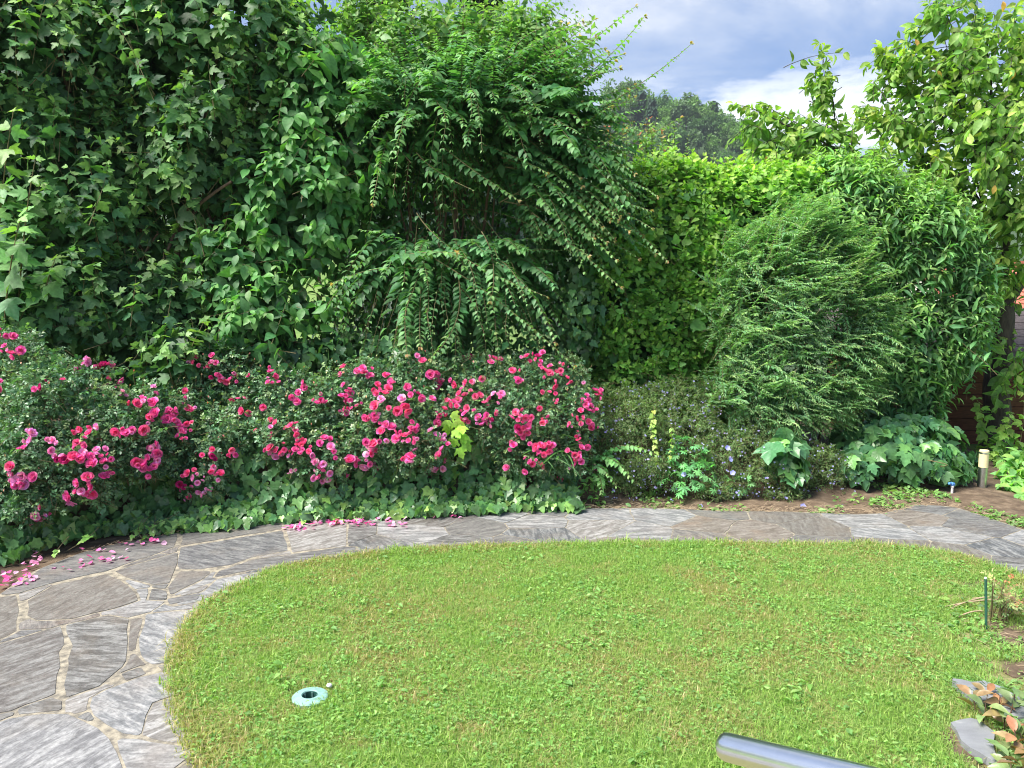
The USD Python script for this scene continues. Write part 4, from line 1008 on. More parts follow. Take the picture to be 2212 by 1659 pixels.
ROSES = [
    ("rose_bush", "rose bush at the left edge with large loose pink blooms", 5.3, [(20, 800, 5.9, 120, 95, .35), (130, 880, 5.6, 150, 110, .35), (70, 990, 5.3, 120, 85, .28), (170, 1010, 5.35, 100, 75, .26), (240, 930, 5.6, 110, 85, .3), (310, 900, 5.8, 90, 75, .28), (330, 990, 5.6, 50, 45, .18), (60, 1085, 5.1, 60, 30, .15)]),
    ("rose_bush", "small rose bush of pale and coral pink clusters above the ivy, second from the left", 5.7, [(470, 800, 6.4, 95, 55, .28), (440, 960, 5.9, 85, 80, .28), (440, 1020, 5.75, 60, 45, .18), (420, 880, 6.1, 60, 60, .2)]),
    ("rose_bush", "rose bush with coral and pink blooms spilling over ivy, left of the middle", 5.9, [(600, 860, 6.3, 130, 65, .3), (620, 940, 6.1, 120, 65, .28), (690, 985, 5.95, 70, 50, .2), (700, 890, 6.2, 70, 60, .22)]),
    ("rose_bush", "rose bush with dense deep pink blooms under the drooping sprays", 6.0, [(790, 830, 6.4, 100, 55, .3), (860, 890, 6.2, 110, 75, .3), (790, 950, 6.05, 80, 60, .22), (900, 960, 6.0, 70, 55, .2), (900, 800, 6.5, 70, 45, .2)]),
    ("rose_bush", "big rose bush of many small coral-pink blooms at the right end of the ivy", 6.1, [(1040, 830, 6.6, 110, 60, .32), (1160, 820, 6.6, 110, 65, .32), (1100, 900, 6.35, 130, 75, .32), (1220, 900, 6.4, 70, 80, .28), (1150, 970, 6.25, 100, 60, .25), (1235, 975, 6.3, 45, 60, .2), (1010, 890, 6.3, 50, 50, .2)]),
]
rose_pl = []
for i, (nm, lb, Yd, es) in enumerate(ROSES):
    rng = R0(210 + i)
    E = [ell(*e) for e in es]
    pl = Plant(nm, lb, "rose bush", G(es[len(es) // 2][0], Yd + 0.4), "pink rose bushes along the bank", leafmat="leaf_gloss")
    area = sum(4 * s[0] * s[2] for c, s in E)
    n = int(330 * area)
    P, o = shrub_shoots(pl, E, n, rng, L=0.24, K=6, g=0.2, upw=0.6, outw=0.75, rnd=0.45, rad=(0.75, 1.08), twig=0.0022, seed=20 + i, rough=0.25)
    dress(pl, P, "rose", rng, o, size=0.082 if i < 4 else 0.07, arrange="spiral", angle=1.0, sag=0.1, nw=(0.8, 0.6, 0.45), mature=(0.07, 0.16, 0.07), young=(0.21, 0.31, 0.10), youth=rng.random(len(P)) ** 1.5, tip=0.6, alt=True, k0=1)
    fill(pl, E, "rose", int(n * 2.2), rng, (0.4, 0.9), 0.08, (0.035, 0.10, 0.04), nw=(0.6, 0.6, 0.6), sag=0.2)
    for e in E[:5]:
        p0 = np.array([e[0][0] + rng.normal(0, 0.1), e[0][1] + 0.25, float(bank_h(np.array([e[0][0]]), np.array([e[0][1] + 0.25]))[0]) - 0.02])
        stems(pl, [(p0, (p0 + e[0]) / 2 + np.array([0, -0.05, 0.1]), e[0] + np.array([0, -0.1, 0.1]), 0.008, 0.003)], "twig", "cane", K=7)
    rose_pl.append((pl, E))

def bloom_mesh(rng, kind):
    """Semi-double rose: rings of cupped petals round a yellow centre; z is the way it faces."""
    vs, fs, cs, n = [], [], [], 0
    base = {"p": (0.86, 0.13, 0.42), "r": (0.86, 0.10, 0.29), "d": (0.55, 0.03, 0.19), "s": (0.88, 0.36, 0.60), "c": (0.85, 0.17, 0.34)}[kind]
    open_ = rng.uniform(0.35, 1.0)
    for ring, (cnt, rad, el0, ln) in enumerate(((6, 0.10, 0.30, 0.95), (6, 0.08, 0.70, 0.78), (5, 0.05, 1.10, 0.55), (4, 0.03, 1.35, 0.36))):
        for k in range(cnt):
            a = (k + 0.5 * ring) * 2 * np.pi / cnt + rng.normal(0, 0.12)
            el = el0 + (1 - open_) * 0.45 + rng.normal(0, 0.12)
            u, w = np.meshgrid([0, 0.4, 0.75, 1.0], [-1, 0, 1], indexing="ij")
            width = np.array([0.12, 0.42, 0.52, 0.30])[:, None] * ln
            x = rad + ln * u * np.cos(el) * (1 - 0.12 * u); z = ln * u * np.sin(el) + 0.10 * w ** 2 * ln - 0.16 * u ** 2 * ln * (ring == 0) + rng.normal(0, 0.025, u.shape)
            y = w * width
            v = np.stack([x * np.cos(a) - y * np.sin(a), x * np.sin(a) + y * np.cos(a), z], -1).reshape(-1, 3)
            for i in range(3):
                for j in range(2):
                    q = [i * 3 + j, (i + 1) * 3 + j, (i + 1) * 3 + j + 1, i * 3 + j + 1]
                    fs += [[n + q[0], n + q[1], n + q[2]], [n + q[0], n + q[2], n + q[3]]]
            c = np.array(base) * np.exp(rng.normal(0, 0.12)) * np.array([1, np.exp(rng.normal(0, 0.25)), np.exp(rng.normal(0, 0.15))])
            edge = np.clip((u.reshape(-1, 1) - 0.5) * 0.5, 0, 1)
            cs.append(np.clip(c * (1 - edge) + np.array([0.9, 0.42, 0.62]) * edge if kind != "d" else np.repeat(c[None], 12, 0), 0, 0.9))
            vs.append(v); n += 12
    k = 7
    a = np.arange(k) * 2 * np.pi / k
    vs.append(np.vstack([[[0, 0, 0.20]], np.column_stack([0.15 * np.cos(a), 0.15 * np.sin(a), np.full(k, 0.13)])]))
    fs += [[n, n + 1 + i, n + 1 + (i + 1) % k] for i in range(k)]
    cs.append(np.repeat([[0.75, 0.45, 0.06]], k + 1, 0))
    return np.vstack(vs) * 0.5, np.array(fs), np.vstack(cs)
rng = R0(300)
BLOOMS = {k: [bloom_mesh(rng, k) for _ in range(5)] for k in "prdsc"}
def on_blobs(px, py):
    """Where the line of sight first meets a rose bush: (bush number, point, outward direction)."""
    d = ray(px, py); o = np.array([0, 0, CAM_H]); best = None
    for i, (pl, E) in enumerate(rose_pl):
        for c, s in E:
            a_, b_ = d / s, (o - c) / s
            A, B, C = a_ @ a_, 2 * a_ @ b_, b_ @ b_ - 1.0
            D = B * B - 4 * A * C
            if D < 0:
                t = -B / (2 * A); miss = np.sqrt(max(C - B * B / (4 * A), 0))
                if miss > 0.9:
                    continue
                t += 0.3 * s[1] / d[1]; pen = miss * 3
            else:
                t = (-B - math.sqrt(D)) / (2 * A); pen = 0
            if best is None or t + pen < best[0]:
                p = o + d * t
                best = (t + pen, i, p, norm((p - c) / s ** 2))
    return best
BL4 = """7,725d 35,727p 18,748p 30,765r 52,757p 5,825p 3,838r 230,790d 245,787p 190,780s 142,820r 96,835d 262,820p 268,845s 338,835s 315,860p 300,872r 340,890p 327,898r 370,885p 365,905p 385,915p 396,928p 405,945p 255,930r 278,935p 315,927r 180,925r 200,935r 172,955r 185,975s 200,985p 165,985r 145,990d 130,990d 230,995p 245,990p 215,970s 190,960p 205,1000p 178,990p 340,965s 345,975p 325,985p 300,995r 320,1000p 338,1005p 345,992s 330,1012p 310,1008p 30,1005r 55,1025s 40,1045p 60,1045s 80,1028p 45,1035s 75,950s 72,935s 60,965p 115,970s 120,950s 195,1030r 205,1045p 190,1060p 175,1040p 230,1028p 240,1020p 205,1063r 170,1060p 160,1080s 155,1068p 85,1110s 95,1120p 70,1115s 90,1135p 78,1125p 65,1135d 100,1112p 402,753p 422,783r 432,788c 462,768p 470,783p 452,791c 473,806p 480,820r 493,823r 510,810d 460,813d 478,812p 500,818p 540,810d 587,803p 597,813r 582,825p 605,825p 660,836p 647,846s 645,865p 687,871p 697,863d 505,860c 533,856c 527,886r 540,890r 572,878r 405,843r 410,881r 418,884r 367,886p 372,896p 382,913p 393,920p 407,913r 400,933p 397,946r 390,940p 338,868p 327,900r 300,870p 277,935p 587,906r 600,913c 553,926c 587,940c 620,923r 643,913r 632,918r 643,936r 587,966r 600,970r 617,970r 627,983s 640,970p 653,958r 670,973r 660,955r 693,956p 703,946p 717,946p 717,963s 723,973p 683,996s 693,1003p 700,1000s 597,986s 713,1020s 677,1030s 687,1026p 710,1032s 633,1015s 463,968r 497,980r 503,970c 440,981r 463,982d 410,1020r 423,1013r 460,1015r 470,1020p 480,1020r 423,1030s 430,1040s 443,1033s 393,1043d 403,1050d 397,1056d 433,1060s 447,1061s 457,1056s 413,1070r
745,793r 772,805p 787,803r 802,810p 834,810r 840,838r 847,828p 817,830r 815,848r 824,860s 833,850r 744,830p 757,840p 750,853p 760,848p 740,855p 754,863r 774,876p 744,885p 750,890p 812,875r 860,886r 880,836p 890,851p 870,860s 910,860p 904,850d 934,861p 877,872r 882,886r 937,811p 945,805p 947,826p 955,823p 950,836p 930,808p 984,830r 1007,826r 1042,816c 914,780r 1029,746r 1085,736r 1004,773d 1014,769d 1065,773r 1060,783p 1070,776r 1162,770d 1167,780p 1157,775r 1139,770r 1177,800r 1187,804c 1200,803r 1210,800c 1217,786r 1223,816r 1107,800r 1120,820p 1127,823p 1114,816p 1197,833r 1187,846r 1170,846r 1202,870r 1260,826s 1284,843p 1294,850r 1287,853c 1270,863p 1274,876p 1264,873p 1254,886r 1270,886p 1257,900r 1234,896c 1244,903r 1254,913r 1270,910r 1277,916p 1277,923r 1230,913c 1244,940r 1247,950r 967,866c 977,873r 990,863c 994,850r 1004,853c 987,876r 1010,880c 960,883r 1037,853r 1047,870c 1027,856c 1067,850s 1077,853s 1084,850s 1165,880r 997,900r 1007,906r 1000,913p 1013,910p 1004,893p 1034,900p 1047,903p 1040,910p 1050,896p 1060,906d 1070,890c 1114,890c 1120,906c 1134,900c 1117,923d 1130,923r 1140,920p 1124,933r 1140,933r 1130,943p 1147,900c 1170,910c 1174,913c 1104,953r 1109,960p 1157,963r 1167,960r 1177,966p 1187,963r 1164,976p 1174,980r 1184,973r 1194,960p 1154,970r 950,896r 945,913r 792,900p 810,896p 810,906p 815,901p 794,903r 835,916p 847,921p 825,930r 890,926p 897,923p 884,930p 867,941r 857,946p 877,940r 884,950p 894,946p 944,940s 954,951s 792,953p 809,958r 807,968s 792,978s 757,990r 747,993p 764,990p 774,1000p 744,1016p 750,1023p 789,1005s 809,1008s 814,1010p 885,986p 880,993s 890,983r 950,983p 960,993p 942,1010p 937,1015s 984,1013p 977,1016p 990,1010s 1094,1008p 1135,1016p 1145,996p 1150,1000r 1167,1003r 1124,1050r 1137,1050p 1140,1056p 1227,973c 1240,980c 1254,966p 1267,963p 1250,986p 1240,990r 1244,1000p 1254,996p 1235,1006p 1280,1010p 1212,1033r"""
rng = R0(301)
import re
BLOOM_LIST = []
for x, y, k in re.findall(r"(\d+),(\d+)([a-z])", BL4):
    b = on_blobs(float(x), float(y))
    if b is None:
        continue
    _, i, p, out = b
    size = (0.086 if i in (0, 3) else 0.072 if i == 2 else 0.062 if i == 1 else 0.068) * rng.choice([0.62, 0.78, 0.92, 1.0, 1.12])
    v, f, c = BLOOMS[k][rng.integers(0, 5)]
    face = norm(out * 0.6 + np.array([0, -0.4, 0.35]) + rng.normal(0, 0.55, 3))
    tx = norm(np.cross(face, rng.normal(size=3))); R = np.stack([tx, np.cross(face, tx), face], 1)
    p = p - ray(float(x), float(y)) * 0.01 + np.array([0, -0.035, 0])
    tries = [(p, size)]
    if rng.random() < 0.62:
        for _ in range(rng.integers(1, 3)):
            tries.append((p + norm(rng.normal(size=3) * np.array([1, 0.5, 1])) * size * rng.uniform(0.55, 0.95), size * rng.uniform(0.5, 0.85)))
    for q_i, (p, size) in enumerate(tries):
        if q_i:
            k2 = rng.choice(list(k + k + "ps"))
            v, f, c = BLOOMS[k2][rng.integers(0, 5)]
            face = norm(out * 0.6 + np.array([0, -0.4, 0.2]) + rng.normal(0, 0.7, 3))
            tx = norm(np.cross(face, rng.normal(size=3))); R = np.stack([tx, np.cross(face, tx), face], 1)
        q = p - face * 0.03
        P = bez(p + np.array([rng.normal(0, 0.03), 0.12, -0.06]), q + np.array([0, 0.03, -0.03]), q + face * 0.02, 5)[None]
        rose_pl[i][0].solid.append(("twigs", tubes(P, np.full((1, 5), 0.0018), 3), "twig", "stuff"))
        rose_pl[i][0].extra.append(("bloom", (v * size) @ R.T + p, f, c, "petal"))
# small buds on thin stalks
rng = R0(302)
for pl, E in rose_pl:
    p, o = shell(E, 40, rng, (1.0, 1.12), 0.2, -0.2)
    P = np.stack([bez(a - b * 0.12, a - b * 0.05 + rng.normal(0, 0.01, 3), a + UP * 0.03, 5) for a, b in zip(p, o)])
    pl.solid.append(("twigs", tubes(P, np.full((len(P), 5), 0.0013), 3), "twig", "stuff"))
    pl.leaves("small", P[:, -1], UP + rng.normal(0, 0.3, p.shape), o, np.full(len(p), 0.02), tone(len(p), (0.5, 0.10, 0.10), (0.2, 0.28, 0.08), rng.random(len(p)), rng), rng)

# ------------------------------------------------------------------ low plants right of the roses
rng = R0(400)
def mound(pl, ells, sp, n, rng, L, K, size, mature, young, g=0.5, upw=0.4, outw=0.8, arrange="spiral", angle=0.9, sag=0.1, twig=0.0015, seed=0, bias=(0, 0, 0), alt=False, k0=1, fillsp=None, nfill=0, rnd=0.4):
    P, o = shrub_shoots(pl, ells, n, rng, L=L, K=K, g=g, upw=upw, outw=outw, rnd=rnd, rad=(0.8, 1.06), twig=twig, seed=seed, rough=0.3, bias=bias)
    dress(pl, P, sp, rng, o, size=size, arrange=arrange, angle=angle, sag=sag, mature=mature, young=young, youth=rng.random(len(P)), alt=alt, k0=k0)
    if nfill:
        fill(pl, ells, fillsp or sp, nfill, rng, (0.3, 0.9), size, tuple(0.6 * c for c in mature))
    return P, o
cat = Plant("trailing_bellflower", "sprawling fine-leaved plant dotted with tiny violet-blue flowers, on the bank right of the roses", "flowering plant", G(1500, 6.8), pick=0)
E = [ell(1380, 930, 6.7, 90, 75, .3), ell(1470, 930, 6.8, 100, 70, .3), ell(1560, 980, 6.65, 110, 60, .28), ell(1630, 1020, 6.55, 80, 45, .25), ell(1400, 1010, 6.5, 80, 40, .22), ell(1760, 1010, 6.7, 80, 55, .25), ell(1640, 940, 6.9, 90, 50, .25), ell(1330, 880, 6.9, 60, 50, .2)]
E += [ell(1300, 960, 6.6, 50, 60, .2), ell(1450, 860, 7.0, 130, 45, .25), ell(1550, 1060, 6.4, 60, 25, .15), ell(1690, 1070, 6.4, 60, 22, .12), ell(1330, 1040, 6.4, 60, 30, .15)]
P, o = mound(cat, E, "needle", 2300, rng, 0.22, 10, 0.030, (0.11, 0.19, 0.06), (0.22, 0.29, 0.10), g=0.6, twig=0.0016, seed=40, fillsp="small", nfill=4500)
m = rng.random(len(P)) < 0.33
tips_ = P[m][:, -1]
for rep in range(2):
    q = tips_ + rng.normal(0, 0.012, tips_.shape)
    cat.leaves("flower", q, norm(rng.normal(size=q.shape)), np.array([0, -0.8, 0.5]) + rng.normal(0, 0.4, q.shape), np.full(len(q), 0.017) * np.exp(rng.normal(0, 0.2, len(q))), tone(len(q), (0.22, 0.20, 0.50), (0.34, 0.31, 0.60), rng.random(len(q)), rng), rng)

ger = Plant("cranesbill", "bright green clump of deeply cut palm-shaped leaves with single blue flowers, by the path soil", "plant", G(1480, 6.45))
E = [ell(1480, 985, 6.5, 45, 45, .18), ell(1510, 1030, 6.4, 40, 30, .15), ell(1450, 1040, 6.4, 30, 25, .12), ell(1600, 1045, 6.4, 22, 14, .1)]
p, o = shell(E, 150, rng, (0.5, 1.05), 0.4, -0.6, 0.3, 41)
ger.leaves("palmate", p, norm(o * 0.6 + rng.normal(0, 0.5, p.shape) + np.array([0, -0.3, -0.2])), UP * 0.8 + o * 0.6 + rng.normal(0, 0.3, p.shape), 0.085 * np.exp(rng.normal(0, 0.2, len(p))), tone(len(p), (0.08, 0.26, 0.09), (0.16, 0.38, 0.12), rng.random(len(p)), rng), rng)
stk = np.stack([bez(np.array([a[0] * 0.6 + E[0][0][0] * 0.4, a[1] + 0.08, 0.06]), (a + np.array([E[0][0][0], a[1], 0.15])) / 2, a, 6) for a in p[:90]])
ger.solid.append(("stalks", tubes(stk, np.full((90, 6), 0.0018), 4), "twig", "stuff"))
for px, py in ((1571, 968), (1577, 993), (1583, 1022), (1552, 1063), (1478, 1025), (1514, 1095), (1735, 1094), (1821, 1096)):
    b = at(px, py, 6.35 if py < 1080 else 6.2)
    v, f, n_ = TEMPL[SPECIES["flower"][0]]
    z = norm(np.array([rng.normal(0, .3), -0.8, 0.5])); x = norm(np.cross(z, rng.normal(size=3))); R = np.stack([x, np.cross(z, x), z], 1)
    ger.extra.append(("flower", (v * 0.055) @ R.T + b, f, tone(len(v), (0.22, 0.24, 0.72), (0.22, 0.24, 0.72), np.zeros(len(v)), rng, 0.05, 0.03), "petal"))
    ger.solid.append(("stalks", tubes(bez(np.array([b[0] + .02, b[1] + .06, max(0.02, b[2] - .2)]), b - np.array([0, 0, 0.08]), b, 6)[None], np.full((1, 6), 0.0015), 4), "twig", "stuff"))

sno = Plant("arching_seedling", "low arching spray of small round paired leaves next to the end of the roses", "plant", G(1340, 6.3))
for a, b, c in (((1270, 1010, 6.4), (1340, 925, 6.25), (1425, 990, 6.1)), ((1280, 1000, 6.4), (1310, 960, 6.25), (1365, 1035, 6.1)), ((1290, 985, 6.4), (1340, 960, 6.3), (1390, 970, 6.2)), ((1270, 1020, 6.35), (1290, 980, 6.2), (1330, 1050, 6.1)), ((1275, 1030, 6.35), (1300, 1010, 6.2), (1300, 1065, 6.1))):
    P = bez(at(*a), at(*b), at(*c), 17)[None]
    sno.solid.append(("stem", tubes(P, np.linspace(0.003, 0.001, 17)[None], 4), "twig", None))
    dress(sno, P, "arch", rng, np.array([[0, -0.6, 0.3]]), size=0.062, arrange="flat", angle=1.1, sag=0.2, mature=(0.10, 0.26, 0.08), young=(0.2, 0.38, 0.1), youth=np.array([0.9]), tip=0.4)
for px, py in ((1250, 1060), (1300, 1080), (1280, 1050)):
    q = at(px, py, 6.2) + rng.normal(0, 0.05, (26, 3)) * np.array([1.3, .6, .8])
    sno.leaves("small", q, rng.normal(0, .6, q.shape), UP + rng.normal(0, .4, q.shape), np.full(26, 0.055), tone(26, (0.08, 0.2, 0.05), (0.16, 0.32, 0.07), rng.random(26), rng), rng)

vin = Plant("yellow_vine", "yellow-green hanging string of round leaves in the middle of the violet-flowered bank", "vine", G(1420, 6.6))
P = bez(at(1412, 878, 6.5), at(1408, 930, 6.4), at(1420, 1000, 6.35), 12)[None]
vin.solid.append(("stem", tubes(P, np.full((1, 12), 0.002), 4), "twig", None))
dress(vin, P, "ivy", rng, np.array([[0, -1.0, 0.2]]), size=0.062, angle=1.2, sag=0.4, mature=(0.24, 0.34, 0.06), young=(0.30, 0.38, 0.08), youth=np.array([1.0]), tip=0.8)
P = bez(at(1448, 915, 6.5), at(1455, 950, 6.4), at(1448, 985, 6.35), 7)[None]
vin.solid.append(("stem", tubes(P, np.full((1, 7), 0.002), 4), "twig", None))
dress(vin, P, "ivy", rng, np.array([[0, -1.0, 0.2]]), size=0.06, angle=1.2, sag=0.4, mature=(0.20, 0.34, 0.06), young=(0.3, 0.4, 0.08), youth=np.array([1.0]), tip=0.8)

crp = Plant("creeper", "dark large-lobed creeper hanging over the bank below the feathery shrub and behind the bollard", "creeper", G(1900, 7.0), leafmat="leaf_gloss")
for E, n, sz in (([ell(1690, 985, 6.5, 42, 60, .15)], 70, 0.16), ([ell(1900, 960, 6.9, 85, 55, .25), ell(1990, 985, 6.85, 85, 45, .25), ell(2040, 1000, 6.9, 45, 35, .2), ell(1840, 1000, 6.7, 40, 35, .15), ell(1960, 930, 7.1, 110, 40, .2)], 620, 0.125)):
    p, o = shell(E, n, rng, (0.6, 1.05), 0.4, -0.7, 0.25, 43)
    crp.leaves("creeper", p, np.array([0.1, -0.45, -0.9]) + rng.normal(0, 0.4, p.shape), o * 0.7 + UP * 0.5 + rng.normal(0, 0.3, p.shape), sz * np.exp(rng.normal(0, 0.2, len(p))), tone(len(p), (0.04, 0.13, 0.045), (0.13, 0.30, 0.06), rng.random(len(p)) ** 2.5, rng), rng)
p, o = shell([ell(1880, 960, 7.1, 120, 60, .2), ell(2020, 990, 7.0, 110, 45, .2)], 700, rng, (0.3, 0.9))
crp.leaves("ivy", p, np.array([0, -0.3, -1.0]) + rng.normal(0, 0.5, p.shape), o + rng.normal(0, 0.4, p.shape), 0.09 * np.exp(rng.normal(0, 0.2, len(p))), tone(len(p), (0.03, 0.09, 0.03), (0.1, 0.2, 0.05), rng.random(len(p)) ** 3, rng), rng)
for k in range(6):
    x = gnd(1690 + 60 * k, 1050)[0]; y = float(edge_y(x)) + 0.5
    P = bez(np.array([x, y + 0.3, 0.25]), np.array([x + .1, y + .1, .3]), at(1680 + 60 * k, 990, 6.7), 8)[None]
    crp.solid.append(("stem", tubes(P, np.full((1, 8), 0.004), 4), "twig", None))

mpl = Plant("maple_seedling", "yellow-green lobed seedling growing through the roses, right of the middle of the bank", "seedling", G(985, 6.3))
P = bez(at(975, 965, 6.2), at(972, 930, 6.1), at(985, 885, 6.05), 6)[None]
mpl.solid.append(("stem", tubes(P, np.full((1, 6), 0.003), 5), "twig", None))
p = np.array([at(*q) for q in ((972, 893, 6.0), (985, 905, 5.98), (968, 915, 6.0), (995, 918, 5.98), (978, 928, 5.97), (1003, 935, 5.98), (985, 945, 5.97), (1000, 950, 5.98), (990, 965, 5.97), (965, 905, 6.0))])
mpl.leaves("viburnum", p, np.array([0.2, -0.5, -0.7]) + rng.normal(0, 0.4, p.shape), np.array([0, -0.7, 0.7]) + rng.normal(0, 0.25, p.shape), np.full(len(p), 0.105), tone(len(p), (0.22, 0.42, 0.03), (0.28, 0.48, 0.04), rng.random(len(p)), rng), rng)

lil = Plant("daylily", "narrow strap-leaved tuft hanging below the coral roses", "plant", G(1195, 6.3))
p = at(1195, 985, 6.15) + rng.normal(0, 1, (26, 3)) * np.array([0.09, 0.05, 0.04])
az = rng.uniform(-2.4, 0.4, 26)
lil.leaves("strap", p, np.column_stack([np.cos(az) * 0.5, np.sin(az) * 0.6, rng.uniform(-0.2, 0.7, 26)]), UP + rng.normal(0, 0.2, (26, 3)), rng.uniform(0.16, 0.25, 26), tone(26, (0.06, 0.16, 0.05), (0.10, 0.24, 0.07), rng.random(26), rng), rng)

yel = Plant("wall_creeper", "yellow-green three-lobed creeper climbing the cherry trunk by the brown shed", "creeper", G(2140, 8.2))
for a, b, c in (((2130, 1000, 7.9), (2140, 930, 8.0), (2110, 860, 8.0)), ((2160, 1010, 7.9), (2200, 930, 7.9), (2170, 830, 8.0)), ((2180, 1020, 7.8), (2215, 960, 7.8), (2212, 850, 7.9)), ((2140, 990, 7.9), (2160, 960, 7.9), (2185, 900, 7.8)), ((2190, 1010, 7.6), (2170, 1000, 7.6), (2150, 980, 7.6))):
    P = bez(at(*a), at(*b), at(*c), 14)[None]
    yel.solid.append(("stem", tubes(P, np.full((1, 14), 0.003), 4), "twig", None))
    dress(yel, P, "creeper", rng, np.array([[0, -1.0, 0.2]]), size=0.115, angle=1.2, sag=0.6, mature=(0.13, 0.27, 0.04), young=(0.24, 0.38, 0.05), youth=np.array([1.0]), tip=0.5, keep=0.9)
p, o = shell([ell(2195, 1052, 6.7, 38, 24, .2), ell(2175, 1030, 7.05, 22, 30, .15), ell(2222, 1088, 6.5, 40, 22, .15), ell(2205, 1005, 7.2, 40, 40, .3)], 260, rng, (0.4, 1.0), 0.4, -0.5)
hos = Plant("ground_ivy", "light green broad-leaved ground plant right of the bollard light", "plant", G(2185, 6.7))
p[:, 2] = np.maximum(p[:, 2], 0.03)
hos.leaves("broad", p, np.array([0, -0.5, -0.3]) + rng.normal(0, 0.5, p.shape), UP + o * 0.4 + rng.normal(0, 0.3, p.shape), 0.10 * np.exp(rng.normal(0, 0.2, len(p))), tone(len(p), (0.09, 0.25, 0.06), (0.24, 0.42, 0.07), rng.random(len(p)), rng), rng)

# plants in the bed at the right of the lawn
mah = Plant("bronze_leaved_shrub", "low shrub with leathery green and bronze leaves over the white stones, lower right corner", "shrub", gnd(2160, 1610), leafmat="leaf_gloss")
sets = [(2105, 1520, 5, 1), (2125, 1500, 4, 1), (2150, 1520, 5, 1), (2175, 1535, 6, 0), (2200, 1520, 5, 0), (2120, 1545, 5, 0), (2165, 1560, 6, 1), (2200, 1570, 7, 0), (2190, 1610, 6, 1), (2212, 1600, 6, 0), (2200, 1645, 6, 0), (2180, 1660, 6, 0), (2225, 1640, 6, 1), (2195, 1680, 7, 1), (2230, 1560, 6, 0), (2175, 1632, 4, 0)]
for px, py, n, br in sets:
    g0 = gnd(px, py + 25); top = g0 + np.array([rng.normal(0, .02), 0, rng.uniform(0.05, 0.13)])
    P = bez(g0, (g0 + top) / 2 + np.array([0.01, 0, 0]), top, 6)[None]
    mah.solid.append(("stem", tubes(P, np.full((1, 6), 0.0025), 5), "bark", None))
    az = rng.uniform(0, 6.28) + np.arange(n) * 2.4
    ax = np.column_stack([np.cos(az), np.sin(az), rng.uniform(0.1, 0.9, n)])
    col = tone(n, (0.10, 0.17, 0.05) if not br else (0.17, 0.14, 0.05), (0.28, 0.115, 0.05) if br else (0.15, 0.22, 0.07), rng.random(n), rng)
    mah.leaves("cherry", P[0, rng.integers(2, 6, n)], ax, UP + rng.normal(0, 0.4, (n, 3)), rng.uniform(0.065, 0.095, n), col, rng)

rsb = Plant("pruned_rose", "small pruned rose with green canes and reddish young leaves behind the green stake", "rose bush", gnd(2165, 1345))
rb = gnd(2160, 1345)
for k in range(13):
    e = at(rng.uniform(2135, 2205), rng.uniform(1240, 1315), rb[1] + rng.uniform(-0.1, 0.15))
    b = rb + np.array([rng.normal(0, 0.03), rng.normal(0, 0.03), 0])
    P = bez(b, (b + e) / 2 + rng.normal(0, 0.02, 3), e, 9)[None]
    rsb.solid.append(("cane", tubes(P, np.linspace(0.005, 0.002, 9)[None], 5), "twig", None))
    dress(rsb, P, "rose", rng, np.array([[0, -0.5, 0.5]]), size=0.08, arrange="spiral", alt=True, k0=4, angle=1.0, mature=(0.09, 0.2, 0.08), young=(0.40, 0.14, 0.06) if k % 3 == 0 else (0.32, 0.34, 0.10), youth=np.array([0.9]), tip=0.7, keep=0.85)
for a, b in (((2040, 1318), (2165, 1312)), ((2052, 1322), (2128, 1308)), ((2070, 1340), (2120, 1338)), ((2100, 1300), (2185, 1312))):
    pa, pb = gnd(*a) + UP * 0.02, gnd(*b) + UP * 0.05
    rsb.solid.append(("dry_cane", tubes(bez(pa, (pa + pb) / 2 + UP * 0.02, pb, 6)[None], np.full((1, 6), 0.004), 5), "twig_dry", None))

tuf = Plant("grass_tuft", "long soft green grass tuft behind the upper white stone at the right", "grass", gnd(2140, 1505), pick=0, foliage="blades")
p = gnd(2135, 1505) + rng.normal(0, 1, (420, 3)) * np.array([0.065, 0.035, 0])
az = rng.uniform(0, 6.28, 420)
tuf.leaves("strap", p, np.column_stack([np.cos(az) * .5 + .2, np.sin(az) * .5, rng.uniform(0.3, 0.9, 420)]), UP + rng.normal(0, .2, (420, 3)), rng.uniform(0.05, 0.10, 420), tone(420, (0.09, 0.2, 0.05), (0.15, 0.27, 0.07), rng.random(420), rng), rng)

# weeds on the soil strip and in the bed (uncountable)
wd = Plant("weeds", "small green weeds and clover on the bare soil by the path and in the bed", "weeds", [3, 6, 0], pick=0, foliage="weed_leaves")
xs = rng.uniform(0.3, 5.2, 5200); yy = edge_y(xs) + rng.uniform(-0.03, 0.75, 5200)
dn = meshkit.fbm(np.column_stack([xs * 3.2, yy * 3.2, xs * 0]), 3, 50)
k_ = dn + 0.10 * ss(2.0, 4.0, xs) + rng.normal(0, 0.04, 5200) > 0.53
q1 = np.column_stack([xs, yy, bank_h(xs, yy) + rng.uniform(0.005, 0.04, 5200)])[k_]
bp = np.column_stack([rng.uniform(2.2, 5.6, 9000), rng.uniform(2.0, 5.0, 9000)])
bk = (rng.random(9000) < bed_amount(bp) * 0.75) & shapely.contains_xy(LAWN, bp[:, 0], bp[:, 1])
bk &= ~shapely.contains_xy(NOGRASS, bp[:, 0], bp[:, 1])
bk &= meshkit.fbm(np.column_stack([bp * 4, bp[:, :1] * 0]), 3, 51) > 0.44
q2 = np.column_stack([bp, rng.uniform(0.01, 0.05, 9000)])[bk]
q3x = rng.uniform(-4.2, 0.4, 900); q3 = np.column_stack([q3x, edge_y(q3x) + rng.uniform(-0.05, 0.06, 900), rng.uniform(0.005, 0.04, 900)])
q3 = q3[meshkit.noise(np.column_stack([q3x * 4, q3x * 0, q3x * 0]), 52) > 0.5]
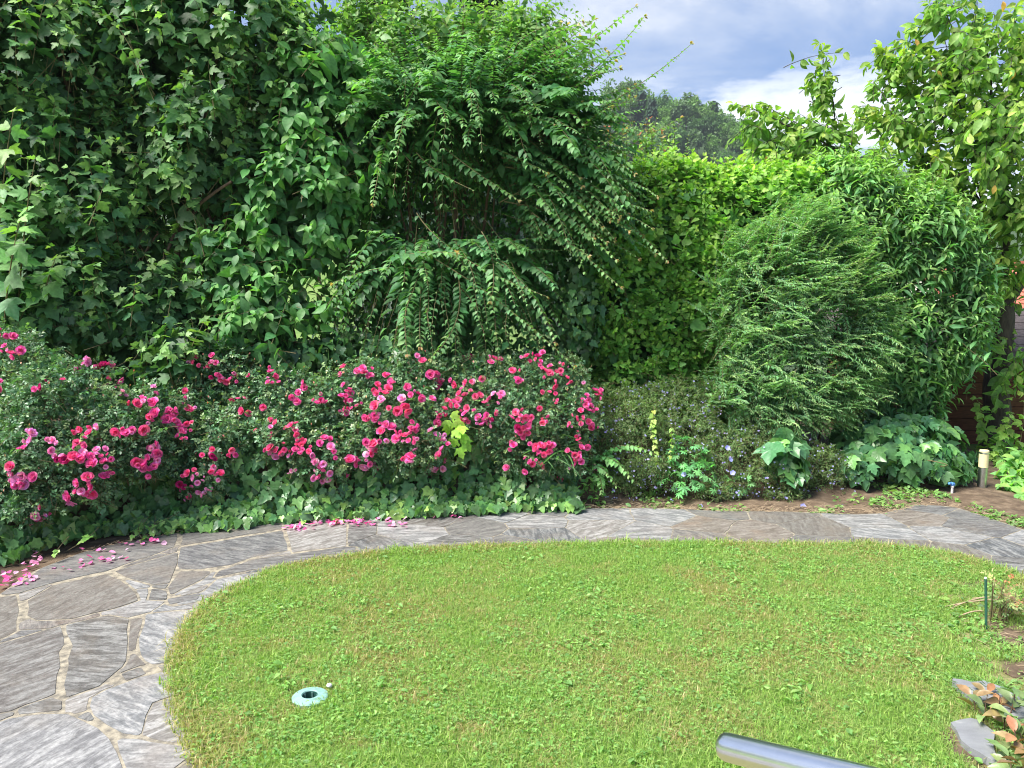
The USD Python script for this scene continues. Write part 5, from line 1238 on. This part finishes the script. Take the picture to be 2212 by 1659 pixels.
for q, s_ in ((q1, 0.036), (q2, 0.030), (q3, 0.03)):
    for sp, fr in (("clover", 0.5), ("small", 0.5)):
        m = rng.random(len(q)) < fr
        p = q[m]
        wd.leaves(sp, p, np.column_stack([rng.normal(size=(len(p), 2)), rng.normal(0, 0.25, len(p))]), UP + rng.normal(0, 0.35, p.shape), s_ * np.exp(rng.normal(0, 0.3, len(p))), tone(len(p), (0.09, 0.19, 0.045), (0.19, 0.33, 0.07), rng.random(len(p)), rng), rng)

# litter: twigs and dry leaves along the soil edge (uncountable)
xs = rng.uniform(-4.3, 5.0, 1500); yy = edge_y(xs) + np.abs(rng.normal(0, 0.11, 1500)) - 0.05
ok = (xs > 0.1) | (yy < edge_y(xs) + 0.04)
xs, yy = xs[ok], yy[ok]
z0 = np.maximum(bank_h(xs, yy), 0.018) + 0.006
az = rng.normal(0.1, 0.5, len(xs)); l = 0.03 * np.exp(rng.normal(0, 0.6, len(xs)))
a = np.column_stack([xs, yy, z0]); b = a + np.column_stack([np.cos(az) * l, np.sin(az) * l, rng.uniform(0, 0.012, len(xs))])
P1 = np.stack([a, (a + b) / 2 + rng.normal(0, 0.003, a.shape), b], 1)
bp = np.column_stack([rng.uniform(2.4, 5.0, 2500), rng.uniform(2.0, 4.4, 2500)])
bp = bp[rng.random(2500) < bed_amount(bp) * 0.8]
az = rng.uniform(0, 6.28, len(bp)); l = 0.035 * np.exp(rng.normal(0, 0.5, len(bp)))
a = np.column_stack([bp, np.full(len(bp), 0.012)]); b = a + np.column_stack([np.cos(az) * l, np.sin(az) * l, rng.uniform(0, 0.02, len(bp))])
P2 = np.stack([a, (a + b) / 2 + rng.normal(0, 0.003, a.shape), b], 1)
P_ = np.vstack([P1, P2])
data(part("/World", "litter", tubes(P_, np.full(P_.shape[:2], 0.0014), 4), "twig_dry"), "dry twigs and stalks lying along the soil edge and bed", "litter", kind="stuff")

# fallen petals
def petals(n, where, size, cols, rng):
    v, f = ovate(0.85, 3, 0.6, 0.35, -0.2)
    vs, fs, cs = [], [], []
    for i in range(n):
        x, y = where(i)
        z = 0.022 if y < edge_y(x) else float(bank_h(np.array([x]), np.array([y]))[0]) + 0.02
        w = placed(v, x, y, max(z, 0.022), rng.uniform(0, 6.28), rng.normal(0, 0.25), rng.normal(0, 0.4), size * rng.uniform(0.7, 1.3))
        fs.append(f + len(v) * i); vs.append(w); cs.append(np.repeat(np.clip(np.array(cols[rng.integers(0, len(cols))])[None] * np.exp(rng.normal(0, .1)), 0, .9), len(v), 0))
    return np.vstack(vs), np.vstack(fs), np.vstack(cs)
rng = R0(500)
spots = [(690, 1133, 38, 8), (655, 1130, 25, 6), (735, 1136, 25, 7), (820, 1133, 30, 8), (850, 1140, 20, 6), (640, 1146, 14, 4), (780, 1131, 18, 7), (960, 1120, 30, 5), (40, 1250, 26, 18), (60, 1225, 30, 14), (20, 1265, 18, 16), (90, 1205, 30, 8), (190, 1213, 34, 10), (225, 1200, 25, 7), (215, 1220, 20, 6), (340, 1172, 16, 6), (300, 1180, 22, 6), (130, 1235, 30, 8), (40, 1205, 25, 8)]
wts = np.array([34, 18, 22, 16, 8, 8, 12, 5, 20, 14, 12, 6, 9, 6, 5, 5, 3, 4, 6]); ch = rng.choice(len(spots), 200, p=wts / wts.sum())
def where(i):
    px, py, sx, sy = spots[ch[i]]
    g = gnd(px + rng.normal(0, sx), py + rng.normal(0, sy * 0.6))
    return g[0], g[1]
v, f, c = petals(200, where, 0.036, [(0.85, 0.36, 0.60), (0.80, 0.20, 0.46), (0.86, 0.52, 0.70), (0.80, 0.12, 0.36)], rng)
data(raw(path_for("fallen_petals"), v, f, "petal", None, c), "loose pink rose petals scattered on the flagstones below the ivy", "petals", kind="stuff")

# ------------------------------------------------------------------ garden objects
def lathe(profile, sides=40):
    m = trimesh.creation.revolve(np.array(profile, float), sections=sides)
    m.merge_vertices(); m.fix_normals()
    return m
# irrigation / parasol ground sleeve
rc = gnd(670, 1513)
sl = thing("ground_sleeve", "pale green round plastic ground sleeve with open centre set into the lawn", "ground sleeve", (rc[0], rc[1], 0))
ro, ri = 0.079, 0.034
part(sl, "flange", lathe([(ri, -0.01), (ri, 0.026), (ri + 0.003, 0.030), (ro - 0.006, 0.024), (ro, 0.019), (ro, -0.005), (ri, -0.01)], 56), "green_plastic", smooth=35)
part(sl, "tube", lathe([(ri - 0.0005, 0.024), (ri - 0.0005, -0.026), (0.0, -0.026)], 40), "green_plastic_dark", smooth=35)
for k in range(6):
    a = k * math.pi / 3 + 0.5
    m = trimesh.creation.box((0.004, 0.003, 0.045)); m.apply_translation((0.0315, 0, -0.001)); m.apply_transform(trimesh.transformations.rotation_matrix(a, [0, 0, 1]))
    part(sl, "rib", m, "green_plastic")
# the sleeve's hole in the lawn sheet is dark because the tube stands inside it
g = gnd(712, 1494)
m = trimesh.creation.icosphere(3, 0.013); m.vertices *= [1, 0.85, 0.8]; m.vertices += 0.003 * (meshkit.noise(m.vertices * 160)[:, None] - 0.5) * m.vertices / 0.013
m.apply_translation([g[0], g[1], 0.03])
data(part("/World", "pebble", m, "shell_white", smooth=True), "small white pebble in the grass beside the green ground sleeve", "pebble")

# bollard light
bc = gnd(2120, 1057); bh = 0.345; r_ = 0.040
bz = float(bank_h(np.array([bc[0]]), np.array([bc[1]]))[0])
bl = thing("bollard_light", "short steel garden bollard lamp with cream diffuser beside the path", "bollard lamp", (bc[0], bc[1], bz))
part(bl, "post", lathe([(0, -0.05), (r_ - 0.002, -0.05), (r_ - 0.002, bh * 0.54), (0, bh * 0.54)], 36), "steel_brushed", smooth=35)
part(bl, "diffuser", lathe([(0, bh * 0.54 + 0.001), (r_, bh * 0.54 + 0.001), (r_, bh * 0.90), (0, bh * 0.90)], 36), "cream_plastic", smooth=35)
part(bl, "cap", lathe([(0, bh * 0.90 + 0.001), (r_ + 0.001, bh * 0.90 + 0.001), (r_ + 0.001, bh * 0.945), (0, bh * 0.945)], 36), "steel", smooth=35)
part(bl, "lid", lathe([(0, bh * 0.945 + 0.001), (r_ - 0.001, bh * 0.945 + 0.001), (r_ - 0.001, bh * 0.985), (r_ - 0.005, bh), (0, bh)], 36), "cream_plastic", smooth=35)
# hose connector
hc = gnd(2056, 1068)
hz = float(bank_h(np.array([hc[0]]), np.array([hc[1]]))[0])
hs = thing("hose_tap", "small blue and white garden hose tap left of the bollard lamp", "tap", (hc[0], hc[1], hz))
part(hs, "riser", lathe([(0, -0.03), (0.010, -0.03), (0.010, 0.05), (0.014, 0.052), (0.014, 0.066), (0, 0.066)], 16), "shell_white", smooth=35)
def lie(m, yaw=0.4, tilt=0.25):
    m.apply_transform(trimesh.transformations.rotation_matrix(math.pi / 2 - tilt, [0, 1, 0])); m.apply_transform(trimesh.transformations.rotation_matrix(math.pi + yaw, [0, 0, 1])); return m
m = lie(lathe([(0, -0.034), (0.013, -0.034), (0.017, -0.028), (0.017, 0.004), (0.013, 0.008), (0.011, 0.034), (0, 0.034)], 18)); m.apply_translation((-0.01, 0, 0.085))
part(hs, "head", m, "blue_plastic", smooth=35)
m = lathe([(0, 0.0), (0.008, 0.0), (0.008, 0.022), (0, 0.022)], 14); m.apply_translation((0, 0, 0.0665))
part(hs, "neck", m, "grey_plastic", smooth=35)
# green stake
g = gnd(2131, 1362); top = at(2129, 1249, g[1])
stv = np.stack([g - UP * 0.03, (g + top) / 2, top])
stk = thing("plant_stake", "thin dark green plant stake standing in front of the pruned rose", "stake", g)
part(stk, "rod", tubes((stv - g)[None], np.full((1, 3), 0.0068), 10), "green_stake", smooth=35)
m = trimesh.creation.icosphere(2, 0.0075); m.apply_translation(top - g)
part(stk, "cap", m, "grey_plastic", smooth=True)

# white stones in the bed
Z4 = lambda pts: gnd(*((np.array(pts, float) / 7.373 + np.array([2100, 1575])) * 0.9217).T)[:, :2]
def slab(pts, h, label, seed, tilt):
    rng = R0(seed)
    q = rough_outline(Polygon(Z4(pts)).buffer(0), rng, 0.003, 0.02, 0.008).simplify(0.003)
    m = flat(q, -0.05, h)
    inner = q.buffer(-0.006)
    c = np.array(q.centroid.coords[0])
    v = m.vertices.copy(); up = v[:, 2] > 0
    edge = shapely.distance(q.exterior, shapely.points(v[:, :2])) < 1e-6
    v[:, 2] += up * ((v[:, 0] - c[0]) * tilt[0] + (v[:, 1] - c[1]) * tilt[1])
    m.vertices = v
    data(part("/World", "white_stone", m, "white_stone"), label, "stone")
slab(SLAB1, 0.035, "flat pale grey stone slab in the lower right corner below the bronze-leaved shrub", 601, (0.02, -0.05))
slab(SLAB2, 0.045, "whitish marbled stone slab partly behind the bronze-leaved shrub", 602, (0.0, 0.03))
# bark mulch patch by the lower slab
for k, b in enumerate(BARE):
    data(part("/World", "bare_soil", flat(b, -0.02, 0.010), "soil"), ["bare sandy soil patch beside the lower white stone", "bare soil patch in the lawn bed left of the pruned rose top", "small bare soil patch at the lawn bed edge", "bare soil right of the pruned rose", "bare soil in the bed between pruned rose and stones", "bare soil at the foot of the green stake", "bare soil behind the green stake", "small bare brown patch in the middle of the lawn"][k], "soil", kind="structure")

# handrail: steel tube rising towards the camera along steps below the frame
a = at(1552, 1608, 1.0) ; d = norm(np.array([0.0260, -0.0360, 0.0130]))
a = np.array([0, 0, CAM_H]) + ray(1560, 1611) * 1.235
L_r = 2.2
ax = d
rr = 0.0222
prof = [(0, 0), (rr * 0.62, 0.0), (rr * 0.86, 0.0025), (rr * 0.97, 0.007), (rr, 0.013), (rr, 0.02), (rr, L_r), (0, L_r)]
hr = thing("handrail", "polished round steel handrail tube ending over the lawn at the bottom of the photo", "handrail", a)
m = lathe(prof, 64); m.apply_transform(trimesh.geometry.align_vectors([0, 0, 1], ax))
part(hr, "rail", m, "steel", smooth=40)
e = ax * 0.95
m = trimesh.creation.cylinder(radius=0.019, segment=[(0, 0, 0), (0, 0, -(a[2] + e[2] - 0.0) - 0.05)], sections=24); m.apply_translation(e - np.array([0, 0, rr * 0.9]))
part(hr, "post", m, "steel", smooth=40)

# shed behind the lance-leaved shrub
sx0, sx1, sy = at(1880, 800, 9.0)[0], at(2330, 800, 9.0)[0], 9.0
zt = float(at(2100, 765, 9.0)[2]) - 0.05
sh = thing("garden_shed", "low rust-brown wooden shed with dull grey roof behind the cherry trunk", "shed", ((sx0 + sx1) / 2, sy, 0))
w = (sx1 - sx0) / 2
nb = 9; hb = (zt + 0.3) / nb
for k in range(nb):
    m = trimesh.creation.box((2 * w, 0.03, hb - 0.006)); m.apply_transform(trimesh.transformations.rotation_matrix(0.10, [1, 0, 0])); m.apply_translation((0, 0, -0.3 + hb * (k + 0.5)))
    part(sh, "wall_board", m, "shed_wood")
m = trimesh.creation.box((2 * w - 0.02, 1.2, zt + 0.28)); m.apply_translation((0, 0.63, -0.3 + (zt + 0.28) / 2)); part(sh, "wall", m, "shed_wood")
for k in range(7):
    m = trimesh.creation.box((2 * w + 0.3, 0.27, 0.018)); m.apply_transform(trimesh.transformations.rotation_matrix(0.33, [1, 0, 0])); m.apply_translation((0, -0.12 + k * 0.215, zt + 0.03 + k * 0.080))
    part(sh, "roof_board", m, "shed_roof")

# house further down the slope
hx, hy = at(2190, 600, 24)[0], 24.0
ho = thing("house", "house with red tiled roof glimpsed through the cherry branches at the right edge", "house", (hx, hy, 0))
ez = float(at(2190, 668, hy)[2]); rz = float(at(2190, 570, hy + 2.4)[2])
m = trimesh.creation.box((6.4, 5.0, ez + 6)); m.apply_translation((1.6, 2.7, ez - (ez + 6) / 2)); hw = part(ho, "wall", m, "house_wall")
rows = 12; sl_v = np.array([0, 2.75, rz - ez]); 
for k in range(rows):
    p0 = np.array([0, 0, ez]) + sl_v * k / rows; p1 = np.array([0, 0, ez]) + sl_v * (k + 1.12) / rows
    n = 34; xs = np.linspace(-1.9, 5.1, n * 4 + 1); zz = 0.03 * np.abs(np.sin(np.arange(n * 4 + 1) * np.pi / 4))
    lift = np.array([0, -0.01, 0.045])
    A = np.column_stack([xs, np.full_like(xs, p0[1] + lift[1]), p0[2] + lift[2] + zz]); B = np.column_stack([xs, np.full_like(xs, p1[1]), p1[2] + zz]); C = A - [0, 0, 0.05]
    v = np.vstack([A, B, C]); N = len(xs); i = np.arange(N - 1)
    f = np.vstack([np.column_stack([i, i + 1, N + i + 1]), np.column_stack([i, N + i + 1, N + i]), np.column_stack([2 * N + i, 2 * N + i + 1, i + 1]), np.column_stack([2 * N + i, i + 1, i])])
    part(ho, "tile_course", (v, f), "roof_tile")
m = trimesh.creation.box((7.0, 0.24, 0.16)); m.apply_translation((1.6, 2.8, rz + 0.03)); part(ho, "ridge", m, "roof_tile")
m = Polygon([(2.75, rz - 0.1), (0.1, ez), (5.4, ez)])
m = trimesh.Trimesh([(-1.9, 2.75, rz - 0.1), (-1.9, 0.1, ez - .02), (-1.9, 5.4, ez - .02), (5.1, 2.75, rz - 0.1), (5.1, 0.1, ez - .02), (5.1, 5.4, ez - .02)], [(0, 2, 1), (3, 4, 5), (0, 3, 5), (0, 5, 2)]); part(ho, "gable", m, "house_wall")
for k in range(3):
    m = trimesh.creation.box((0.9, 0.06, 1.2)); m.apply_translation((-0.6 + 2.2 * k, 0.18, ez - 1.5)); part(hw, "window", m, "window_dark")

# ------------------------------------------------------------------ trees behind and on the hill
def clump_crown(rng, kind, n):
    """Crown of a distant tree, 1 m high and wide as built; leaf clumps as small bent leaves."""
    if kind == "spruce":
        n = 9000
        h = rng.random(n) ** 0.8; a = rng.uniform(0, 6.28, n); r = (1.03 - h) * 0.34 * rng.uniform(0.2, 1.0, n) * (0.75 + 0.25 * np.cos(h * 90))
        p = np.column_stack([r * np.cos(a), r * np.sin(a), 0.12 + 0.9 * h]); ax = np.column_stack([np.cos(a), np.sin(a), np.full(n, -0.35)]); nr = np.repeat(UP[None], n, 0); size = 0.03
    elif kind == "conifer":
        h = rng.random(n) ** 0.8; a = rng.uniform(0, 6.28, n); r = (1.03 - h) * 0.34 * rng.uniform(0.35, 1.0, n) * (0.75 + 0.25 * np.cos(h * 60))
        p = np.column_stack([r * np.cos(a), r * np.sin(a), 0.12 + 0.9 * h]); ax = np.column_stack([np.cos(a), np.sin(a), np.full(n, -0.35)]); nr = np.repeat(UP[None], n, 0); size = 0.10
    else:
        blobs = [(rng.normal(0, 0.17, 3) * np.array([1, 1, 0.9]) + np.array([0, 0, 0.68 if kind == "pine" else 0.52]), rng.uniform(0.15, 0.25)) for _ in range(14)]
        k = rng.integers(0, len(blobs), n); d = norm(rng.normal(size=(n, 3)))
        C = np.array([b[0] for b in blobs])[k]; S = np.array([b[1] for b in blobs])[k]
        p = C + d * (S * rng.uniform(0.7, 1.05, n))[:, None]; ax = norm(d + rng.normal(0, 0.6, (n, 3))); nr = UP * 0.4 + d; size = 0.075
        if kind == "pine":
            p[:, 2] = 0.45 + (p[:, 2] - 0.2) * 0.6
            p[:, :2] *= 0.75
    nn = norm(nr - (nr * norm(ax)).sum(1, keepdims=True) * norm(ax))
    R = np.stack([norm(ax), np.cross(nn, norm(ax)), nn], -1)
    base = {"spruce": (0.03, 0.06, 0.04), "conifer": (0.04, 0.085, 0.05), "pine": (0.09, 0.16, 0.07), "broad": (0.12, 0.225, 0.06), "pale": (0.20, 0.38, 0.08), "dark": (0.07, 0.15, 0.055)}[kind]
    c = np.array(base)[None] * np.exp(rng.normal(0, 0.22, (n, 1)))
    return build_leaves(SPECIES["small"][rng.integers(0, 2, n)], p, R, size * np.exp(rng.normal(0, 0.3, n)), c)
TREE_KINDS = {"spruce": ("conifer_tree", "", 0.18), "conifer": ("conifer_tree", "dark pointed conifer on the far wooded hill", 0.18), "pine": ("pine_tree", "tall bare-trunked pine on the far wooded hill", 0.5), "broad": ("broadleaf_tree", "round mid-green tree on the far wooded hill", 0.3), "pale": ("broadleaf_tree", "bright pale green tree on the far wooded hill", 0.3), "dark": ("broadleaf_tree", "dark rounded tree on the far wooded hill", 0.3)}
proto = {}
rng = R0(700)
def tree(kind, loc, h, wide, yaw, label=None, group=None):
    nm, lb, tk = TREE_KINDS[kind]
    variant = int(rng.integers(0, 2))
    x = UsdGeom.Xform.Define(stage, path_for(nm))
    x.AddTranslateOp().Set(Gf.Vec3d(*map(float, loc))); x.AddRotateZOp().Set(float(yaw)); x.AddScaleOp().Set(Gf.Vec3f(float(wide), float(wide), float(h)))
    p = x.GetPrim()
    if (kind, variant) not in proto:
        cls = stage.CreateClassPrim(f"/World/Looks/tree_{kind}_{'ab'[variant]}")
        v, f, n, c = clump_crown(rng, kind, 1500)
        raw(cls.GetPath().pathString + "/crown", v, f, "leaf_soft", n, c)
        vv, ff = tubes(np.stack([np.linspace(0, 0.02, 5), np.zeros(5), np.linspace(-0.15, 0.75, 5)], 1)[None], np.linspace(0.022, 0.008, 5)[None], 6)
        raw(cls.GetPath().pathString + "/trunk", vv, ff, "bark", None)
        proto[(kind, variant)] = cls.GetPath()
    p.GetReferences().AddInternalReference(proto[(kind, variant)])
    p.SetInstanceable(True)
    data(p, label or lb, "tree", group)
ranks = 0
for row, (dist, cnt) in enumerate(((240, 22), (258, 24), (276, 26), (294, 27), (312, 28), (328, 28), (342, 28), (354, 26))):
    for k in range(cnt):
        px = 1290 + (k + rng.uniform(0.1, 0.9)) * (2010 - 1290) / cnt
        th = math.atan((px - 1106) / FPX)
        D = dist + rng.uniform(-7, 7)
        x, y = D * math.sin(th), D * math.cos(th)
        kind = rng.choice(["conifer", "pine", "broad", "broad", "pale", "dark", "dark"], p=[0.1, 0.22 if row < 3 else 0.1, 0.2, 0.16, 0.06, 0.16, 0.1 if row < 3 else 0.22])
        h = rng.uniform(9, 14) * (1.15 if kind in ("conifer", "pine") else 0.95)
        tree(kind, (x, y, terrain(np.array([x]), np.array([y]))[0]), h, h * rng.uniform(0.7, 0.95), rng.uniform(0, 360), group={"conifer": "conifers on the far wooded hill", "pine": "pines on the far wooded hill", "broad": "mid-green trees on the far wooded hill", "pale": "pale green trees on the far wooded hill", "dark": "dark trees on the far wooded hill"}[kind])
# dark spruces just behind the tall shrubs
for px, Yd, h, lb in ((835, 15, 8.4, "dark conifer showing behind the tall pale shrub, left of its top"), (1035, 16, 8.8, "dark conifer showing behind the top of the pale shrub")):
    x = at(px, 300, Yd)[0]
    tree("spruce", (x, Yd, terrain(np.array([x]), np.array([float(Yd)]))[0]), h, h * 0.62, rng.uniform(0, 360), lb)

def hollow(pl, px, py, Y, rx, ry, d, keep):
    """Thins the leaves inside an ellipsoid, where the shrub is open and its stems show."""
    (c, s_), = [ell(px, py, Y, rx, ry, d)]
    for i, (ids, pos, R, size, col) in enumerate(pl.L):
        m = ((((pos - c) / s_) ** 2).sum(1) > 1) | (np.random.default_rng(i).random(len(pos)) < keep)
        size = np.broadcast_to(size, (len(pos),))
        pl.L[i] = (ids[m], pos[m], R[m], size[m], col[m])
rng = R0(880)
for pl, a in ((vB, (430, 445, 6.8, 62, 55, 0.7, 0.2)), (vA, (125, 130, 6.6, 26, 75, 0.7, 0.25)), (vB, (320, 530, 6.7, 40, 48, 0.6, 0.2)), (vA, (150, 330, 6.5, 40, 50, 0.6, 0.5)), (dog, (670, 600, 6.8, 30, 28, 0.5, 0.4)), (arch, (1000, 455, 7.0, 120, 55, 0.8, 0.3)), (arch, (820, 680, 6.9, 70, 50, 0.6, 0.3))):
    hollow(pl, *a)
for pl, pts, r0, r1 in ((vB, ((372, 600, 7.1), (392, 500, 7.0), (410, 410, 7.0)), 0.03, 0.022), (vB, ((388, 500, 7.0), (420, 440, 6.95), (500, 392, 6.85)), 0.02, 0.012), (vB, ((300, 600, 7.0), (308, 540, 6.95), (300, 470, 7.0)), 0.022, 0.014), (vB, ((302, 560, 6.95), (325, 530, 6.9), (340, 500, 6.95)), 0.014, 0.009),
                       (vA, ((150, 200, 6.95), (135, 150, 6.9), (118, 90, 6.95)), 0.024, 0.016), (vA, ((95, 460, 6.9), (105, 380, 6.85), (100, 280, 6.95)), 0.012, 0.007), (vB, ((330, 640, 6.9), (345, 560, 6.95), (415, 430, 7.05)), 0.016, 0.012), (dog, ((700, 640, 7.0), (690, 580, 7.0), (660, 530, 7.0)), 0.01, 0.006)):
    p0, p1, p2 = (at(*q) for q in pts)
    stems(pl, [(p0, p1, p2, r0, r1)], "bark", "branch", K=10, rng=rng, wob=0.008)

# ------------------------------------------------------------------ write the plants: the 300 leaves that show largest become parts, the rest one mesh
rng = R0(900)
W, H, SC = 1106, 830, 0.5
zb = np.full(W * H, 1e9)
cache = []
for pl in PLANTS:
    g = pl.gather()
    if g is None:
        cache.append(None); continue
    ids, pos, R, size, col = g
    pts = pos[:, None] + (np.array([0.25, 0.5, 0.75, 0.5, 0.5])[None, :, None] * R[:, None, :, 0] + np.array([0, 0.18, 0, -0.18, 0])[None, :, None] * R[:, None, :, 1]) * size[:, None, None]
    px, py, zc = project(pts.reshape(-1, 3))
    ix, iy = (px * SC).astype(int), (py * SC).astype(int)
    ok = (ix >= 0) & (ix < W) & (iy >= 0) & (iy < H) & (zc > 0.2)
    cell = np.where(ok, iy * W + ix, 0)
    np.minimum.at(zb, cell[ok], zc[ok])
    cache.append((cell, ok, zc))
LAWN_KEEP = None
for pl, ch_ in zip(PLANTS, cache):
    root = thing(pl.name, pl.label, pl.cat, pl.base, pl.group, "stuff" if pl.name == "weeds" else None)
    rp = root.GetPath().pathString
    merged = {}
    for nm, (v, f), mat, kind in pl.solid:
        if kind == "stuff" or nm in ("twigs", "stalks"):
            merged.setdefault((nm, mat), []).append((v - pl.base, f))
        else:
            part(root, nm, (v - pl.base, f), mat, smooth=True)
    for (nm, mat), lst in merged.items():
        v, f = merge(lst)
        data(raw(path_for(nm, rp), v, f, mat), kind="stuff")
    for nm, v, f, c, mat in pl.extra:
        raw(path_for(nm, rp), v - pl.base, f, mat, None, c)
    if ch_ is None:
        continue
    ids, pos, R, size, col = pl.gather()
    pos = pos - pl.base
    chosen = np.zeros(len(pos), bool)
    if pl.pick:
        cell, ok, zc = ch_
        vis = (ok & (zc <= zb[cell] + 0.02)).reshape(-1, 5).sum(1)
        score = vis * (size / zc.reshape(-1, 5)[:, 0]) ** 2
        order = np.argsort(-score)[:pl.pick]
        order = order[vis[order] > 0]
        chosen[order] = True
        for i in order:
            v, f, n, c = build_leaves(ids[i:i + 1], pos[i:i + 1], R[i:i + 1], size[i:i + 1], col[i:i + 1])
            raw(path_for(pl.leafname, rp), v, f, pl.leafmat, n, c)
    if (~chosen).any():
        v, f, n, c = build_leaves(ids[~chosen], pos[~chosen], R[~chosen], size[~chosen], col[~chosen])
        data(raw(path_for(pl.foliage, rp), v, f, pl.leafmat, n, c), kind="stuff")
